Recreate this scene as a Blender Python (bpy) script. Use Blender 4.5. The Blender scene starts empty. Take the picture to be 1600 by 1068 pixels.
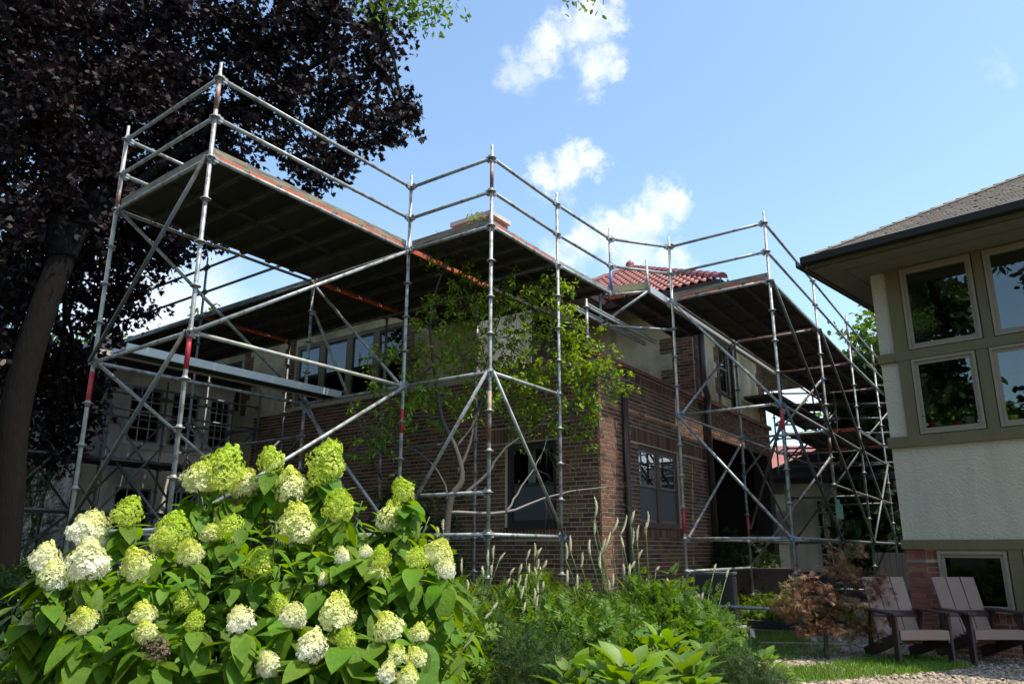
import bpy, math, random
import numpy as np
from mathutils import Vector, Matrix
R = math.radians
random.seed(7); rng = np.random.default_rng(7)
S = bpy.context.scene
COL = S.collection

# ------------------------------------------------------------------ camera, world, sun, exposure
EYE = 1.3
cam_d = bpy.data.cameras.new('camera'); cam = bpy.data.objects.new('camera', cam_d); COL.objects.link(cam)
cam_d.sensor_width = 36; cam_d.lens = 1200 / 1600 * 36; cam_d.clip_end = 2000; cam_d.clip_start = .05
cam.location = (0, 0, EYE)
cam.rotation_mode = 'XYZ'
cam.matrix_world = Matrix.Translation((0, 0, EYE)) @ Matrix.Rotation(R(90 + 15.1), 4, 'X') @ Matrix.Rotation(R(.15), 4, 'Z')
S.camera = cam
SUN_AZ = -22.0       # degrees from +X counter-clockwise: where the sun stands
SUN_EL = 66.0
sun_d = bpy.data.lights.new('sun', 'SUN'); sun = bpy.data.objects.new('sun', sun_d); COL.objects.link(sun)
sun_d.energy = 3.0; sun_d.angle = R(.55); sun_d.color = (1, .94, .84)
sd = Vector((math.cos(R(SUN_EL)) * math.cos(R(SUN_AZ)), math.cos(R(SUN_EL)) * math.sin(R(SUN_AZ)), math.sin(R(SUN_EL))))
sun.rotation_euler = sd.to_track_quat('Z', 'Y').to_euler(); sun.location = sd * 60

def px_dir(x, y):
    cp, sp = math.cos(R(15.1)), math.sin(R(15.1))
    return (Vector((0, cp, sp)) + Vector((1, 0, 0)) * ((x - 800) / 1200) - Vector((0, -sp, cp)) * ((y - 534) / 1200)).normalized()

W = bpy.data.worlds.new('World'); S.world = W; W.use_nodes = True
nt = W.node_tree; nt.nodes.clear()
def N(t, kind, **kw):
    n = t.nodes.new(kind)
    for k, v in kw.items():
        if k.startswith('i_'):
            n.inputs[k[2:].replace('_', ' ')].default_value = v
        else: setattr(n, k, v)
    return n
def L(t, a, b): t.links.new(a, b)
def math_n(t, op, a, b=None, clamp=False):
    n = t.nodes.new('ShaderNodeMath'); n.operation = op; n.use_clamp = clamp
    for i, v in enumerate((a, b)):
        if v is None: continue
        if isinstance(v, (int, float)): n.inputs[i].default_value = v
        else: t.links.new(v, n.inputs[i])
    return n.outputs[0]
sky = N(nt, 'ShaderNodeTexSky', sky_type='NISHITA', sun_disc=False, sun_elevation=R(SUN_EL), sun_rotation=R(90 - SUN_AZ), altitude=200, air_density=1.0, dust_density=1.1, ozone_density=1.6)
tc = N(nt, 'ShaderNodeTexCoord')
n1 = N(nt, 'ShaderNodeTexNoise'); n1.inputs['Scale'].default_value = 17; n1.inputs['Detail'].default_value = 7; n1.inputs['Roughness'].default_value = .68
L(nt, tc.outputs['Generated'], n1.inputs['Vector'])
sub = N(nt, 'ShaderNodeVectorMath', operation='SUBTRACT'); L(nt, n1.outputs['Color'], sub.inputs[0]); sub.inputs[1].default_value = (.5, .5, .5)
scl = N(nt, 'ShaderNodeVectorMath', operation='SCALE'); L(nt, sub.outputs[0], scl.inputs[0]); scl.inputs['Scale'].default_value = .11
dis = N(nt, 'ShaderNodeVectorMath', operation='ADD'); L(nt, tc.outputs['Generated'], dis.inputs[0]); L(nt, scl.outputs[0], dis.inputs[1])
mask = None
for (x, y, r, a) in [(915, 28, .045, .75), (955, 22, .025, .7), (870, 60, .032, .75), (845, 75, .03, .6), (930, 105, .038, .75), (960, 118, .022, .6), (815, 110, .03, .45), (845, 100, .025, .5), (890, 268, .036, .95), (850, 284, .028, .8), (925, 256, .028, .85),
                     (1000, 350, .036, .9), (960, 358, .036, .85), (915, 365, .036, .7), (1035, 315, .036, .95), (1055, 300, .022, .8), (1040, 410, .035, .8), (985, 395, .05, .55), (880, 400, .04, .5),
                     (235, 505, .12, .75), (310, 480, .09, .55), (100, 400, .10, .5), (1555, 112, .025, .15), (1225, 600, .06, .8), (640, 700, .3, .5), (-600, 200, .25, .7), (2300, 100, .22, .6), (2600, 700, .3, .6), (700, -500, .16, .6), (1500, -900, .2, .7)]:
    c = px_dir(x, y)
    ds = N(nt, 'ShaderNodeVectorMath', operation='DISTANCE'); L(nt, dis.outputs[0], ds.inputs[0]); ds.inputs[1].default_value = c
    mr = N(nt, 'ShaderNodeMapRange', interpolation_type='SMOOTHSTEP'); L(nt, ds.outputs['Value'], mr.inputs['Value'])
    mr.inputs['From Min'].default_value = r * 1.05; mr.inputs['From Max'].default_value = r * .05; mr.inputs['To Min'].default_value = 0; mr.inputs['To Max'].default_value = a
    mask = mr.outputs[0] if mask is None else math_n(nt, 'MAXIMUM', mask, mr.outputs[0])
mix = N(nt, 'ShaderNodeMix', data_type='RGBA'); mix.clamp_factor = True
tint = N(nt, 'ShaderNodeMix', data_type='RGBA', blend_type='MULTIPLY'); tint.inputs['Factor'].default_value = 1; L(nt, sky.outputs[0], tint.inputs[6]); tint.inputs[7].default_value = (1.0, 1.045, .99, 1)
L(nt, mask, mix.inputs['Factor']); L(nt, tint.outputs[2], mix.inputs[6]); mix.inputs[7].default_value = (4.3, 4.35, 4.4, 1)
bg = N(nt, 'ShaderNodeBackground'); L(nt, mix.outputs[2], bg.inputs[0]); bg.inputs[1].default_value = .15
out = N(nt, 'ShaderNodeOutputWorld'); L(nt, bg.outputs[0], out.inputs[0])
S.view_settings.view_transform = 'Standard'; S.view_settings.look = 'None'; S.view_settings.gamma = 1
S.view_settings.use_curve_mapping = False; S.view_settings.exposure = 1.0
S.render.resolution_x = 1024; S.render.resolution_y = 683
S.render.engine = 'CYCLES'
S.cycles.max_bounces = 8; S.cycles.transparent_max_bounces = 12

# ------------------------------------------------------------------ materials
def mat(name, col, rough=.7, var=.15, hue=0, scale=6, bump=0, bscale=40, metal=0, isl=0, col2=None, c2scale=3, c2th=(.45, .6), trans=0, spec=.5, stretch=None, streak=0):
    m = bpy.data.materials.new(name); m.use_nodes = True; t = m.node_tree; t.nodes.clear()
    o = N(t, 'ShaderNodeOutputMaterial'); b = N(t, 'ShaderNodeBsdfPrincipled'); L(t, b.outputs[0], o.inputs[0])
    b.inputs['Roughness'].default_value = rough; b.inputs['Metallic'].default_value = metal; b.inputs['Specular IOR Level'].default_value = spec
    tcn = N(t, 'ShaderNodeTexCoord'); vec = tcn.outputs['Object']
    if stretch:
        mp = N(t, 'ShaderNodeMapping'); mp.inputs['Scale'].default_value = stretch; L(t, vec, mp.inputs['Vector']); vec = mp.outputs[0]
    g = N(t, 'ShaderNodeNewGeometry')
    oi = N(t, 'ShaderNodeObjectInfo')
    rnd = math_n(t, 'FRACT', math_n(t, 'ADD', g.outputs['Random Per Island'], oi.outputs['Random']))
    nz = N(t, 'ShaderNodeTexNoise'); nz.inputs['Scale'].default_value = scale; nz.inputs['Detail'].default_value = 6; nz.inputs['Roughness'].default_value = .65; L(t, vec, nz.inputs['Vector'])
    base = N(t, 'ShaderNodeRGB'); base.outputs[0].default_value = (*col, 1); c = base.outputs[0]
    if col2:
        mx = N(t, 'ShaderNodeMix', data_type='RGBA'); n2 = N(t, 'ShaderNodeTexNoise'); n2.inputs['Scale'].default_value = c2scale; n2.inputs['Detail'].default_value = 5; L(t, vec, n2.inputs['Vector'])
        mr = N(t, 'ShaderNodeMapRange'); L(t, n2.outputs[0], mr.inputs[0]); mr.inputs[1].default_value = c2th[0]; mr.inputs[2].default_value = c2th[1]
        f = mr.outputs[0]
        if isl > 0: f = math_n(t, 'MULTIPLY', math_n(t, 'ADD', f, rnd), .6, True)
        L(t, f, mx.inputs['Factor']); L(t, c, mx.inputs[6]); mx.inputs[7].default_value = (*col2, 1); c = mx.outputs[2]
    hs = N(t, 'ShaderNodeHueSaturation'); L(t, c, hs.inputs['Color'])
    v = math_n(t, 'ADD', 1 - var, math_n(t, 'MULTIPLY', nz.outputs[0], 2 * var))
    if isl > 0: v = math_n(t, 'MULTIPLY', v, math_n(t, 'ADD', 1 - isl, math_n(t, 'MULTIPLY', rnd, 2 * isl)))
    L(t, v, hs.inputs['Value'])
    if streak:
        mp2 = N(t, 'ShaderNodeMapping'); mp2.inputs['Scale'].default_value = (5, 5, .35); L(t, tcn.outputs['Object'], mp2.inputs['Vector'])
        n3 = N(t, 'ShaderNodeTexNoise'); n3.inputs['Scale'].default_value = 1; n3.inputs['Detail'].default_value = 6; n3.inputs['Roughness'].default_value = .7; L(t, mp2.outputs[0], n3.inputs['Vector'])
        m3 = N(t, 'ShaderNodeMapRange'); L(t, n3.outputs[0], m3.inputs[0]); m3.inputs[1].default_value = .5; m3.inputs[2].default_value = .75; m3.inputs[3].default_value = 1; m3.inputs[4].default_value = 1 - streak
        v = math_n(t, 'MULTIPLY', v, m3.outputs[0]); L(t, v, hs.inputs['Value'])
    if hue: L(t, math_n(t, 'ADD', .5 - hue, math_n(t, 'MULTIPLY', math_n(t, 'FRACT', math_n(t, 'MULTIPLY', rnd, 7.31)), 2 * hue)), hs.inputs['Hue'])
    L(t, hs.outputs[0], b.inputs['Base Color'])
    if bump:
        bn = N(t, 'ShaderNodeTexNoise'); bn.inputs['Scale'].default_value = bscale; bn.inputs['Detail'].default_value = 5; L(t, vec, bn.inputs['Vector'])
        bp = N(t, 'ShaderNodeBump'); bp.inputs['Strength'].default_value = bump; bp.inputs['Distance'].default_value = .02; L(t, bn.outputs[0], bp.inputs['Height']); L(t, bp.outputs[0], b.inputs['Normal'])
    if trans:
        tr = N(t, 'ShaderNodeBsdfTranslucent'); ms = N(t, 'ShaderNodeMixShader'); ms.inputs[0].default_value = trans
        h2 = N(t, 'ShaderNodeHueSaturation'); h2.inputs['Saturation'].default_value = 1.15; h2.inputs['Value'].default_value = 1.5; h2.inputs['Hue'].default_value = .485; L(t, hs.outputs[0], h2.inputs['Color'])
        L(t, h2.outputs[0], tr.inputs[0]); L(t, b.outputs[0], ms.inputs[1]); L(t, tr.outputs[0], ms.inputs[2]); L(t, ms.outputs[0], o.inputs[0])
    return m

def flower_mat(name, top, bot, trans=.3):
    m = mat(name, top, .7, .18, scale=30, isl=.12, trans=trans); t = m.node_tree
    rgb = [n for n in t.nodes if n.type == 'RGB'][0]; hs = rgb.outputs[0].links[0].to_socket
    tcn = [n for n in t.nodes if n.type == 'TEX_COORD'][0]
    sx = N(t, 'ShaderNodeSeparateXYZ'); L(t, tcn.outputs['Generated'], sx.inputs[0])
    nz = N(t, 'ShaderNodeTexNoise'); nz.inputs['Scale'].default_value = 9; L(t, tcn.outputs['Object'], nz.inputs['Vector'])
    f = math_n(t, 'ADD', sx.outputs[2], math_n(t, 'MULTIPLY', math_n(t, 'SUBTRACT', nz.outputs[0], .5), 1.2))
    mr = N(t, 'ShaderNodeMapRange'); L(t, f, mr.inputs[0]); mr.inputs[1].default_value = .15; mr.inputs[2].default_value = .8
    mx = N(t, 'ShaderNodeMix', data_type='RGBA'); L(t, mr.outputs[0], mx.inputs['Factor']); mx.inputs[6].default_value = (*bot, 1); L(t, rgb.outputs[0], mx.inputs[7]); L(t, mx.outputs[2], hs)
    return m

def glass_mat(name, refl=.32, tint=(.35, .4, .4), rough=.01, fw=.75):
    m = bpy.data.materials.new(name); m.use_nodes = True; t = m.node_tree; t.nodes.clear()
    o = N(t, 'ShaderNodeOutputMaterial'); gl = N(t, 'ShaderNodeBsdfGlossy'); gl.inputs['Roughness'].default_value = rough; gl.inputs['Color'].default_value = (.9, .93, .95, 1)
    tr = N(t, 'ShaderNodeBsdfTransparent'); tr.inputs[0].default_value = (*tint, 1)
    lw = N(t, 'ShaderNodeFresnel'); lw.inputs[0].default_value = 1.5
    f = math_n(t, 'ADD', refl, math_n(t, 'MULTIPLY', lw.outputs[0], fw), True)
    nz = N(t, 'ShaderNodeTexNoise'); nz.inputs['Scale'].default_value = 1.6; tcn = N(t, 'ShaderNodeTexCoord'); L(t, tcn.outputs['Object'], nz.inputs['Vector'])
    bp = N(t, 'ShaderNodeBump'); bp.inputs['Strength'].default_value = .05; L(t, nz.outputs[0], bp.inputs['Height']); L(t, bp.outputs[0], gl.inputs['Normal'])
    ms = N(t, 'ShaderNodeMixShader'); L(t, f, ms.inputs[0]); L(t, tr.outputs[0], ms.inputs[1]); L(t, gl.outputs[0], ms.inputs[2]); L(t, ms.outputs[0], o.inputs[0])
    return m

M = {}
M['galv'] = mat('galvanised_steel', (.37, .385, .375), .5, .28, scale=9, metal=.3, col2=(.21, .19, .165), c2scale=11, c2th=(.5, .62), bump=.15, bscale=60)
M['galv_dark'] = mat('weathered_steel', (.16, .17, .17), .55, .3, scale=9, metal=.4, col2=(.12, .07, .045), c2scale=5, c2th=(.55, .7))
M['rust_steel'] = mat('rusty_steel', (.30, .13, .08), .65, .35, scale=14, metal=.2, col2=(.33, .33, .32), c2scale=9, c2th=(.45, .6))
M['cream_steel'] = mat('dusty_steel', (.46, .45, .36), .6, .25, scale=9, metal=.15, col2=(.30, .31, .30), c2scale=6)
M['red_paint'] = mat('red_paint', (.50, .03, .04), .45, .2, scale=20, col2=(.3, .12, .1), c2scale=25, c2th=(.6, .7))
M['blue_paint'] = mat('blue_paint', (.07, .19, .42), .5, .2, scale=20)
M['orange_paint'] = mat('orange_paint', (.62, .12, .035), .5, .25, scale=12, col2=(.28, .12, .08), c2scale=11, c2th=(.5, .65))
M['ply'] = mat('black_plywood', (.022, .020, .018), .75, .35, scale=3, col2=(.055, .048, .038), c2scale=1.3, c2th=(.5, .7), isl=.25)
M['alu'] = mat('aluminium_rail', (.30, .31, .28), .5, .25, scale=8, metal=.35, col2=(.18, .17, .13), c2scale=6)
M['deck_rail'] = mat('dark_deck_rail', (.085, .08, .065), .7, .3, scale=8, metal=.1, col2=(.05, .045, .035), c2scale=5)
M['alu_bright'] = mat('bright_aluminium', (.46, .48, .47), .45, .1, scale=6, metal=.25)
M['timber'] = mat('weathered_timber', (.30, .25, .17), .85, .3, scale=4, stretch=(1, 1, 8), bump=.3, bscale=20, col2=(.16, .14, .10), c2scale=3)
M['timber_new'] = mat('pale_timber', (.50, .40, .22), .8, .2, scale=4, bump=.2)
M['mortar'] = mat('mortar', (.54, .44, .31), .95, .2, scale=14, bump=.4, bscale=60)
M['brick'] = mat('brown_brick', (.165, .088, .052), .85, .3, hue=.02, scale=20, isl=.55, col2=(.16, .072, .04), c2scale=1.1, bump=.35, bscale=70)
M['mortar_r'] = mat('pale_mortar', (.55, .46, .37), .95, .15, scale=14, bump=.3, bscale=60)
M['brick_r'] = mat('red_brick', (.30, .095, .058), .85, .22, hue=.012, scale=20, isl=.3, bump=.35, bscale=70)
M['stone'] = mat('tan_stone', (.22, .18, .12), .9, .3, hue=.01, scale=6, isl=.3, bump=.6, bscale=18)
M['stone_j'] = mat('stone_joint', (.16, .14, .11), .95, .2)
M['terra'] = mat('terracotta_coping', (.30, .085, .05), .7, .3, scale=8, col2=(.13, .06, .045), c2scale=4, isl=.15)
M['rtile'] = mat('red_roof_tile', (.32, .075, .055), .55, .2, scale=5, isl=.22, bump=.15, col2=(.22, .07, .06), c2scale=1.2)
M['cream'] = mat('cream_stucco', (.66, .54, .33), .95, .1, streak=.3, scale=3, bump=.6, bscale=55, col2=(.42, .35, .22), c2scale=1.3)
M['white_st'] = mat('white_stucco', (.78, .71, .60), .95, .08, streak=.3, scale=3, bump=.5, bscale=50, col2=(.50, .48, .44), c2scale=.9)
M['grey_st'] = mat('grey_stucco', (.56, .485, .36), .95, .09, streak=.16, scale=2, bump=1.0, bscale=34, col2=(.55, .49, .38), c2scale=1.2)
M['olive'] = mat('olive_trim', (.16, .125, .055), .6, .10, scale=4, bump=.08, streak=.25)
M['olive_soffit'] = mat('olive_soffit', (.17, .16, .115), .8, .1, scale=2, bump=.1)
M['taupe'] = mat('taupe_frame', (.27, .22, .15), .55, .06, scale=5)
M['brown_frame'] = mat('brown_frame', (.12, .062, .045), .6, .12, scale=6)
M['taupe_sash'] = mat('weathered_sash', (.20, .17, .14), .6, .12, scale=6)
M['white_frame'] = mat('white_frame', (.60, .58, .52), .6, .1, scale=6)
M['dark_frame'] = mat('dark_frame', (.035, .028, .024), .6, .15, scale=6)
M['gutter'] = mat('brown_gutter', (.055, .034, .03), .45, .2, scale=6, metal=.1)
M['gutter_r'] = mat('black_gutter', (.026, .023, .019), .6, .1, scale=6, spec=.25)
M['shingle'] = mat('grey_shingle', (.20, .17, .135), .95, .25, hue=.01, scale=30, isl=.22, bump=.5, bscale=120)
M['shingle_dark'] = mat('dark_roofing', (.035, .032, .032), .95, .25, scale=30, isl=.25)
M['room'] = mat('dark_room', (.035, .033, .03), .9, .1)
M['curtain'] = mat('pale_curtain', (.75, .72, .6), .9, .12, scale=3, stretch=(9, 9, .5))
M['pane_reflection'] = mat('painted_reflection', (.55, .5, .25), .9, .1)  # yellowish colour that stands in for a reflection in the glass
M['pane'] = glass_mat('window_glass', .0, (.8, .85, .85), fw=.3)
M['pane_up'] = glass_mat('reflecting_glass', .05, (.3, .33, .33), fw=.4)
M['pane_b'] = glass_mat('dark_glass', .01, (.3, .33, .33), fw=.25)
M['pane_r'] = glass_mat('neighbour_glass', .05, (.85, .9, .85))
M['screen'] = mat('insect_screen', (.085, .09, .10), .55, .2, scale=3, spec=.4)
M['chair'] = mat('mauve_brown_resin', (.31, .195, .15), .65, .10, scale=14, isl=.06, bump=.05)
M['chair_dark'] = mat('dark_brown_resin', (.055, .030, .028), .5, .10, scale=14, bump=.05)
M['ac'] = mat('grey_metal_casing', (.055, .055, .055), .5, .15, scale=4, metal=.2)
M['ac_top'] = mat('grey_metal_lid', (.16, .17, .165), .5, .1, metal=.2)
M['white'] = mat('white_plastic', (.8, .8, .8), .5, .03)
M['green_tag'] = mat('pale_green_plastic', (.30, .55, .42), .5, .05)
M['pot'] = mat('terracotta_pot', (.22, .09, .055), .8, .15)
M['potg'] = mat('grey_pot', (.30, .28, .24), .7, .1)
M['poty'] = mat('yellow_pot', (.75, .62, .03), .5, .05)
M['potr'] = mat('red_pot', (.30, .02, .03), .5, .05)
M['bark'] = mat('maple_bark', (.012, .0105, .009), .95, .35, scale=9, stretch=(3, 3, .5), bump=1.0, bscale=11, spec=.08)
M['bark_s'] = mat('grey_smooth_bark', (.075, .063, .05), .9, .2, scale=12, bump=.3)
M['deadwood'] = mat('pale_bare_twig', (.24, .21, .185), .9, .15, scale=20)
M['cut'] = mat('cut_wood', (.45, .30, .18), .8, .2, scale=20)
M['maroon'] = mat('maroon_leaf', (.015, .0085, .0085), .6, .3, hue=.02, scale=2, isl=.5, trans=.16, spec=.25)
M['leaf_bright'] = mat('bright_leaf', (.11, .20, .030), .5, .25, hue=.02, scale=2, isl=.35, trans=.42, spec=.22)
M['leaf_hyd'] = mat('hydrangea_leaf', (.145, .27, .014), .5, .25, hue=.02, scale=14, isl=.35, trans=.45, bump=.25, bscale=60, spec=.22, col2=(.10, .19, .016), c2scale=9)
M['leaf_berry'] = mat('serviceberry_leaf', (.19, .29, .035), .5, .25, hue=.03, scale=3, isl=.4, trans=.4, spec=.22)
M['leaf_mid'] = mat('garden_leaf', (.115, .19, .024), .6, .25, hue=.02, scale=3, isl=.4, trans=.35, spec=.22)
M['leaf_lime'] = mat('lime_leaf', (.16, .27, .030), .5, .2, hue=.015, scale=3, isl=.25, trans=.4)
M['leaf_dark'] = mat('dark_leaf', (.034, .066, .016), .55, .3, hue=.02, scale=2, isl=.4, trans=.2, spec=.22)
M['needle'] = mat('yew_needle', (.038, .075, .018), .7, .3, hue=.015, scale=2, isl=.4, trans=.12, spec=.22)
M['jmaple'] = mat('bronze_red_leaf', (.32, .135, .08), .6, .25, hue=.03, scale=2, isl=.35, col2=(.13, .12, .04), c2scale=1.6, c2th=(.45, .6), trans=.3)
M['grass'] = mat('grass_blade', (.13, .25, .025), .6, .25, hue=.02, scale=1.5, isl=.35, trans=.35)
M['mulch'] = mat('bark_mulch', (.16, .065, .032), .95, .3, hue=.02, scale=10, isl=.5, bump=.3)
M['pebble'] = mat('river_pebble', (.31, .245, .175), .8, .25, hue=.02, scale=8, isl=.5)
M['ground'] = mat('garden_soil', (.085, .068, .045), .95, .3, scale=2.5, bump=.6, bscale=16, col2=(.045, .075, .022), c2scale=.35, c2th=(.48, .6))
M['gravel_bed'] = mat('gravel_bed', (.22, .19, .155), .95, .4, scale=26, bump=1.0, bscale=28, col2=(.10, .085, .065), c2scale=22)
M['fl_lime'] = flower_mat('lime_flower', (.42, .56, .035), (.60, .66, .13))
M['fl_cream'] = flower_mat('cream_flower', (.56, .60, .09), (.78, .78, .50))
M['fl_white'] = flower_mat('white_flower', (.70, .70, .30), (.85, .84, .76))
M['fl_dead'] = mat('dried_flower', (.16, .09, .075), .9, .3, isl=.4)
M['spike'] = mat('cream_spike', (.62, .57, .36), .8, .15, isl=.12, trans=.2)
M['stem'] = mat('green_stem', (.10, .16, .04), .6, .15)
M['fence'] = mat('dark_fence_board', (.03, .028, .026), .9, .2, isl=.2)

# ------------------------------------------------------------------ object helpers
WL = {}     # world location of each parent
def tag(o, label=None, cat=None, group=None, kind=None):
    if label: o['label'] = label
    if cat: o['category'] = cat
    if group: o['group'] = group
    if kind: o['kind'] = kind
    return o
def link(o, loc, parent=None):
    COL.objects.link(o); loc = Vector(loc)
    if parent is not None:
        o.parent = parent; o.location = loc - WL[parent.name]
    else: o.location = loc
    WL[o.name] = loc
    return o
def thing(name, label, cat, loc, group=None):
    o = bpy.data.objects.new(name, None); o.empty_display_size = .1
    link(o, loc); return tag(o, label, cat, group)
class MB:
    def __init__(s): s.v = []; s.f = []; s.m = []; s.sm = []
    def face(s, vs, mi=0, smooth=False):
        b = len(s.v); s.v += [tuple(p) for p in vs]; s.f.append(tuple(range(b, b + len(vs)))); s.m.append(mi); s.sm.append(smooth)
    def hexa(s, P, mi=0):
        b = len(s.v); s.v += [tuple(p) for p in P]
        for q in ((0, 3, 2, 1), (4, 5, 6, 7), (0, 1, 5, 4), (1, 2, 6, 5), (2, 3, 7, 6), (3, 0, 4, 7)):
            s.f.append(tuple(b + i for i in q)); s.m.append(mi); s.sm.append(False)
    def bar(s, a, d, n, up, l, w, h, mi=0):
        """box from corner a: along d for l, along n for w, along up for h"""
        a = Vector(a); d = Vector(d) * l; n = Vector(n) * w; up = Vector(up) * h
        s.hexa([a, a + d, a + d + n, a + n, a + up, a + d + up, a + d + n + up, a + n + up], mi)
    def box(s, x0, y0, z0, x1, y1, z1, mi=0): s.bar((x0, y0, z0), (1, 0, 0), (0, 1, 0), (0, 0, 1), x1 - x0, y1 - y0, z1 - z0, mi)
    def beam(s, a, b, w, h, mi=0, upv=(0, 0, 1)):
        """box with centre line a-b, width w, height h"""
        a = Vector(a); b = Vector(b); d = (b - a); l = d.length; d.normalize(); n = d.cross(Vector(upv))
        if n.length < 1e-4: n = d.cross(Vector((1, 0, 0)))
        n.normalize(); up = n.cross(d)
        s.bar(a - n * w / 2 - up * h / 2, d, n, up, l, w, h, mi)
    def path(s, pts, radii, n=8, mi=0, cap=True):
        pts = [Vector(p) for p in pts]
        if isinstance(radii, (int, float)): radii = [radii] * len(pts)
        b = len(s.v); ref = None
        for i, p in enumerate(pts):
            t = (pts[min(i + 1, len(pts) - 1)] - pts[max(i - 1, 0)]).normalized()
            if ref is None:
                ref = Vector((0, 0, 1)) if abs(t.z) < .9 else Vector((1, 0, 0))
            x = (ref - t * ref.dot(t)).normalized(); y = t.cross(x); ref = x
            for k in range(n):
                a = 2 * math.pi * k / n; s.v.append(tuple(p + (x * math.cos(a) + y * math.sin(a)) * radii[i]))
        for i in range(len(pts) - 1):
            for k in range(n):
                k2 = (k + 1) % n; s.f.append((b + i * n + k, b + i * n + k2, b + (i + 1) * n + k2, b + (i + 1) * n + k)); s.m.append(mi); s.sm.append(True)
        if cap:
            s.f.append(tuple(b + k for k in reversed(range(n)))); s.m.append(mi); s.sm.append(False)
            e = b + (len(pts) - 1) * n; s.f.append(tuple(e + k for k in range(n))); s.m.append(mi); s.sm.append(False)
    def tube(s, a, b, r, n=10, mi=0): s.path([a, b], r, n, mi)
    def mesh(s, name, mats, origin=(0, 0, 0)):
        me = bpy.data.meshes.new(name); o = Vector(origin)
        me.from_pydata([(x - o.x, y - o.y, z - o.z) for x, y, z in s.v], [], s.f)
        for m in (mats if isinstance(mats, (list, tuple)) else [mats]): me.materials.append(m)
        me.polygons.foreach_set('material_index', s.m); me.polygons.foreach_set('use_smooth', s.sm); me.update()
        return me
    def build(s, name, mats, parent=None, origin=None, label=None, cat=None, group=None, kind=None):
        if origin is None: origin = WL[parent.name] if parent is not None else (0, 0, 0)
        o = bpy.data.objects.new(name, s.mesh(name, mats, origin)); link(o, origin, parent)
        return tag(o, label, cat, group, kind)
def inst(name, me, loc, parent, rot=None, scale=None):
    o = bpy.data.objects.new(name, me); link(o, loc, parent)
    if rot is not None:
        if isinstance(rot, (int, float)): o.rotation_euler = (0, 0, rot)
        else: o.rotation_euler = rot
    if scale is not None: o.scale = scale if isinstance(scale, (tuple, list)) else (scale,) * 3
    return o

# leaves ------------------------------------------------------------------
def T_ovate(w=.5, fold=.12, droop=.18, rows=5):
    vs, fs = [], []
    for i in range(rows):
        t = i / (rows - 1); hw = w / 2 * math.sin(math.pi * min(1, t * .93 + .05) ** .8) * (1 if 0 < i < rows - 1 else .12)
        z = -droop * t * t
        vs += [(t, -hw, z + fold * hw * 2), (t, 0, z), (t, hw, z + fold * hw * 2)]
    for i in range(rows - 1):
        a = i * 3; fs += [(a, a + 3, a + 4, a + 1), (a + 1, a + 4, a + 5, a + 2)]
    return np.array(vs), fs
def T_maple():
    a = [(0, 0), (.12, .10), (.05, .42), (.25, .33), (.38, .52), (.45, .22), (.70, .30), (.66, .16), (1, 0), (.66, -.16), (.70, -.30), (.45, -.22), (.38, -.52), (.25, -.33), (.05, -.42), (.12, -.10)]
    vs = [(x, y, -.10 * x * x - .18 * abs(y)) for x, y in a]; return np.array(vs), [tuple(range(len(a)))]
def T_simple(w=.5):
    vs = [(0, 0, 0), (.3, w / 2, .05), (.7, w * .42, -.02), (1, 0, -.12), (.7, -w * .42, -.02), (.3, -w / 2, .05)]
    return np.array(vs), [(0, 1, 2, 3), (0, 3, 4, 5)]
def T_spray(n=5, w=.16, l=.42):
    vs, fs = [], []
    def leaf(x, y, dx, dy, ln):
        b = len(vs); d = Vector((dx, dy, 0)).normalized(); p = Vector((-d.y, d.x, 0))
        for q in (Vector((x, y, 0)), Vector((x, y, 0)) + d * ln * .45 + p * w / 2 * ln / l, Vector((x, y, 0)) + d * ln + Vector((0, 0, -.07)), Vector((x, y, 0)) + d * ln * .45 - p * w / 2 * ln / l): vs.append(tuple(q))
        fs.append((b, b + 1, b + 2, b + 3))
    for i in range(n):
        x = .12 + .75 * i / n; ln = l * (1 - .45 * i / n)
        leaf(x, 0, .7, 1, ln); leaf(x, 0, .7, -1, ln)
    leaf(.8, 0, 1, 0, l * .6)
    return np.array(vs), fs
def T_blade(w=.06):
    return np.array([(0, -w / 2, 0), (0, w / 2, 0), (.6, w * .35, .12), (.6, -w * .35, .12), (1, 0, .0)]), [(0, 3, 2, 1), (3, 4, 2)]
def T_palm():   # finely cut japanese maple leaf
    vs, fs = [], []
    for a in (-70, -38, -12, 12, 38, 70):
        d = Vector((math.cos(R(a)), math.sin(R(a)), 0)); p = Vector((-d.y, d.x, 0)); l = 1 - abs(a) / 160
        b = len(vs); vs += [(0, 0, 0), tuple(d * l * .5 + p * .07), tuple(d * l + Vector((0, 0, -.2))), tuple(d * l * .5 - p * .07)]; fs.append((b, b + 1, b + 2, b + 3))
    return np.array(vs), fs
def norm(a): return a / np.maximum(1e-9, np.linalg.norm(a, axis=1, keepdims=True))
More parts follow.
